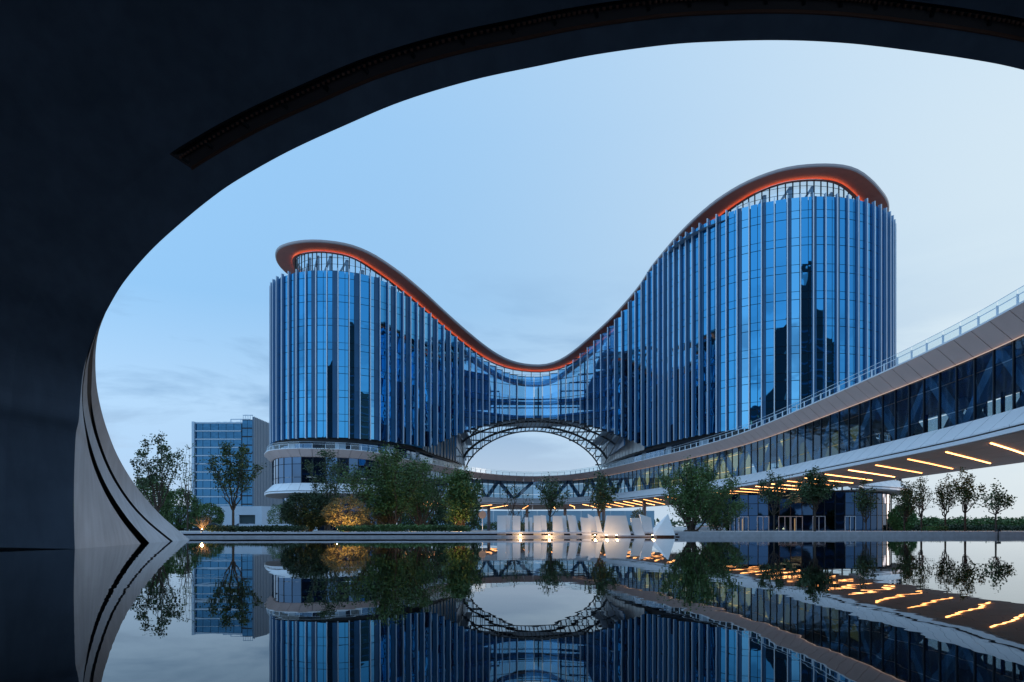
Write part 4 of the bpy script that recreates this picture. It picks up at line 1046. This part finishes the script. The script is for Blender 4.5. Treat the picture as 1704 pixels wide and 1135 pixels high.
hedge(785, 1080, 190, 2.5, 7000, 'ragged green planting in front of the hoarding', leaf='leaf2', ls=.4, th=3, seed=6, jag=.8)
hedge(160, 420, 140, 4.5, 9000, 'distant green thicket below the office block', leaf='leaf', ls=.5, th=8, seed=7, jag=.5)
o = hedge(-900, 2600, 900, 9, 9000, 'far tree line on the horizon', leaf='leaf', ls=5, th=60, seed=8, jag=.4)

# ------------------------------------------------------------------ round sign, cars, floodlight pole
c = at(803, 860, 50); r = empty('round_sign', (c.x, 50, KZ), 'round road sign seen from behind on a thin post', 'sign')
b = MB(); b.tube((c.x,50,KZ),(c.x,50,2.0),.03,.03,8); b.build('post', M['fin'], r)
b = MB(); b.tube((c.x,49.96,1.45),(c.x,49.93,1.45),.28,.28,20); b.build('disc', M['soffit'], r)
def car(px, Y, rot, m_, label, s_=1.0):
    c = at(px, 880, Y); r = empty('parked_car', (c.x, Y, GZ), label, 'car', 'parked cars behind the kerb'); r.rotation_euler.z = rot
    P = [(-2.2,.35),(-2.15,.75),(-1.5,.92),(-.95,.98),(-.35,1.38),(.7,1.42),(1.45,1.05),(2.05,.98),(2.2,.7),(2.2,.35)]
    def ext(pts, hw, hw_top=None):
        b = MB(); L_ = []
        for s__ in (-1, 1): L_.append([Vector((x, s__*(hw if z < 1.0 else hw*.82), z)) for x, z in pts])
        n = len(pts)
        b.poly(L_[0]); b.poly(list(reversed(L_[1])))
        for i in range(n): j = (i+1) % n; b.quad(L_[0][i], L_[1][i], L_[1][j], L_[0][j])
        return b
    def loc(b, nm, mm):
        me = bpy.data.meshes.new(nm); me.from_pydata(b.v, [], b.f); me.materials.append(mm); return put(nm, me, r)
    loc(ext(P, .88), 'body', m_)
    for pts in ([(-.88,1.0),(-.36,1.32),(.15,1.35),(.15,1.0)], [(.22,1.0),(.22,1.35),(.66,1.36),(1.3,1.05)]):
        b = ext(pts, .885); loc(b, 'side_window', M['podglass_dark'])
    for x in (-1.4, 1.4):
        for s__ in (-.8, .8):
            b = MB(); b.tube((x,s__-.1,.33),(x,s__+.1,.33),.33,.33,14); loc(b, 'wheel', M['tyre'])
    for s__ in (-.6,.6):
        b = MB(); b.bx(-2.22,-2.12,s__-.2,s__+.2,.6,.74); loc(b, 'headlight', M['slab'])
car(405, 77, 0.05, M['car'], 'dark parked saloon behind the left kerb in front of the ramp building')
car(350, 84, 0.2, M['car'], 'dark car partly hidden behind the wide vase-shaped tree')
car(1172, 78, 0.1, M['carw'], 'silver parked car just right of the white pyramid')
# small spray unit on the kerb
c = at(1657, 890, kerb_y(29)-.1); r = empty('pond_lamp', (c.x, c.y-.2, 0), 'small dark fixture on the kerb below the far right tree', 'lamp'); b = MB(); b.tube((c.x,c.y-.2,-.1),(c.x,c.y-.2,.32),.05,.03,8); b.build('stem', M['steel'], r)
b = MB(); b.bx(c.x-.09,c.x+.09,c.y-.3,c.y-.12,.3,.42); b.build('head', M['steel'], r)

# ------------------------------------------------------------------ towers behind the viewer, seen only in the glass
LIT = unit_box('lit_window', mat('lit_window', (.6,.5,.3), .8, emit=(1,.75,.4), es=.5))
for x, y, wx, wy, hh, drop, lb in ((58,-82,150,20,94,.82,'tallest dark glass tower far behind the viewpoint at right, with stepped top'),(-84,-84,72,20,40,2.1,'dark tower behind the viewpoint whose roof slants steeply up to the right'),(-150,-90,40,20,60,1,'broad dark block behind the viewpoint at far left'),(-10,-130,40,18,40,1,'low dark block behind the viewpoint, centre')):
    r = empty('distant_tower', (x,y,KZ), lb, 'building', 'dark towers behind the viewpoint'); b = MB(); h1 = hh*drop
    b.hexa([(x,y,GZ),(x+wx,y,GZ),(x+wx,y+wy,GZ),(x,y+wy,GZ),(x,y,hh),(x+wx,y,h1),(x+wx,y+wy,h1),(x,y+wy,hh)]); b.build('tower_body', M['far'], r)
    for k in range(int(min(hh,h1)/4)):
        b = MB(); b.bx(x-.1,x+wx+.1,y+wy,y+wy+.25,3+k*4,3.6+k*4); b.build('floor_band', M['navy'], r)
        if k % 3 == 0:
            for _ in range(2): put('lit_window', LIT, r, (rnd.uniform(4,wx-4), wy+.1, 4+k*4-KZ), (0,0,0), (1.6,.2,1.6))
    if drop < 1 and hh > 80:
        b = MB(); b.bx(x+8,x+60,y+4,y+wy-4,hh*.9,hh+8); b.build('roof_crown', M['far'], r)
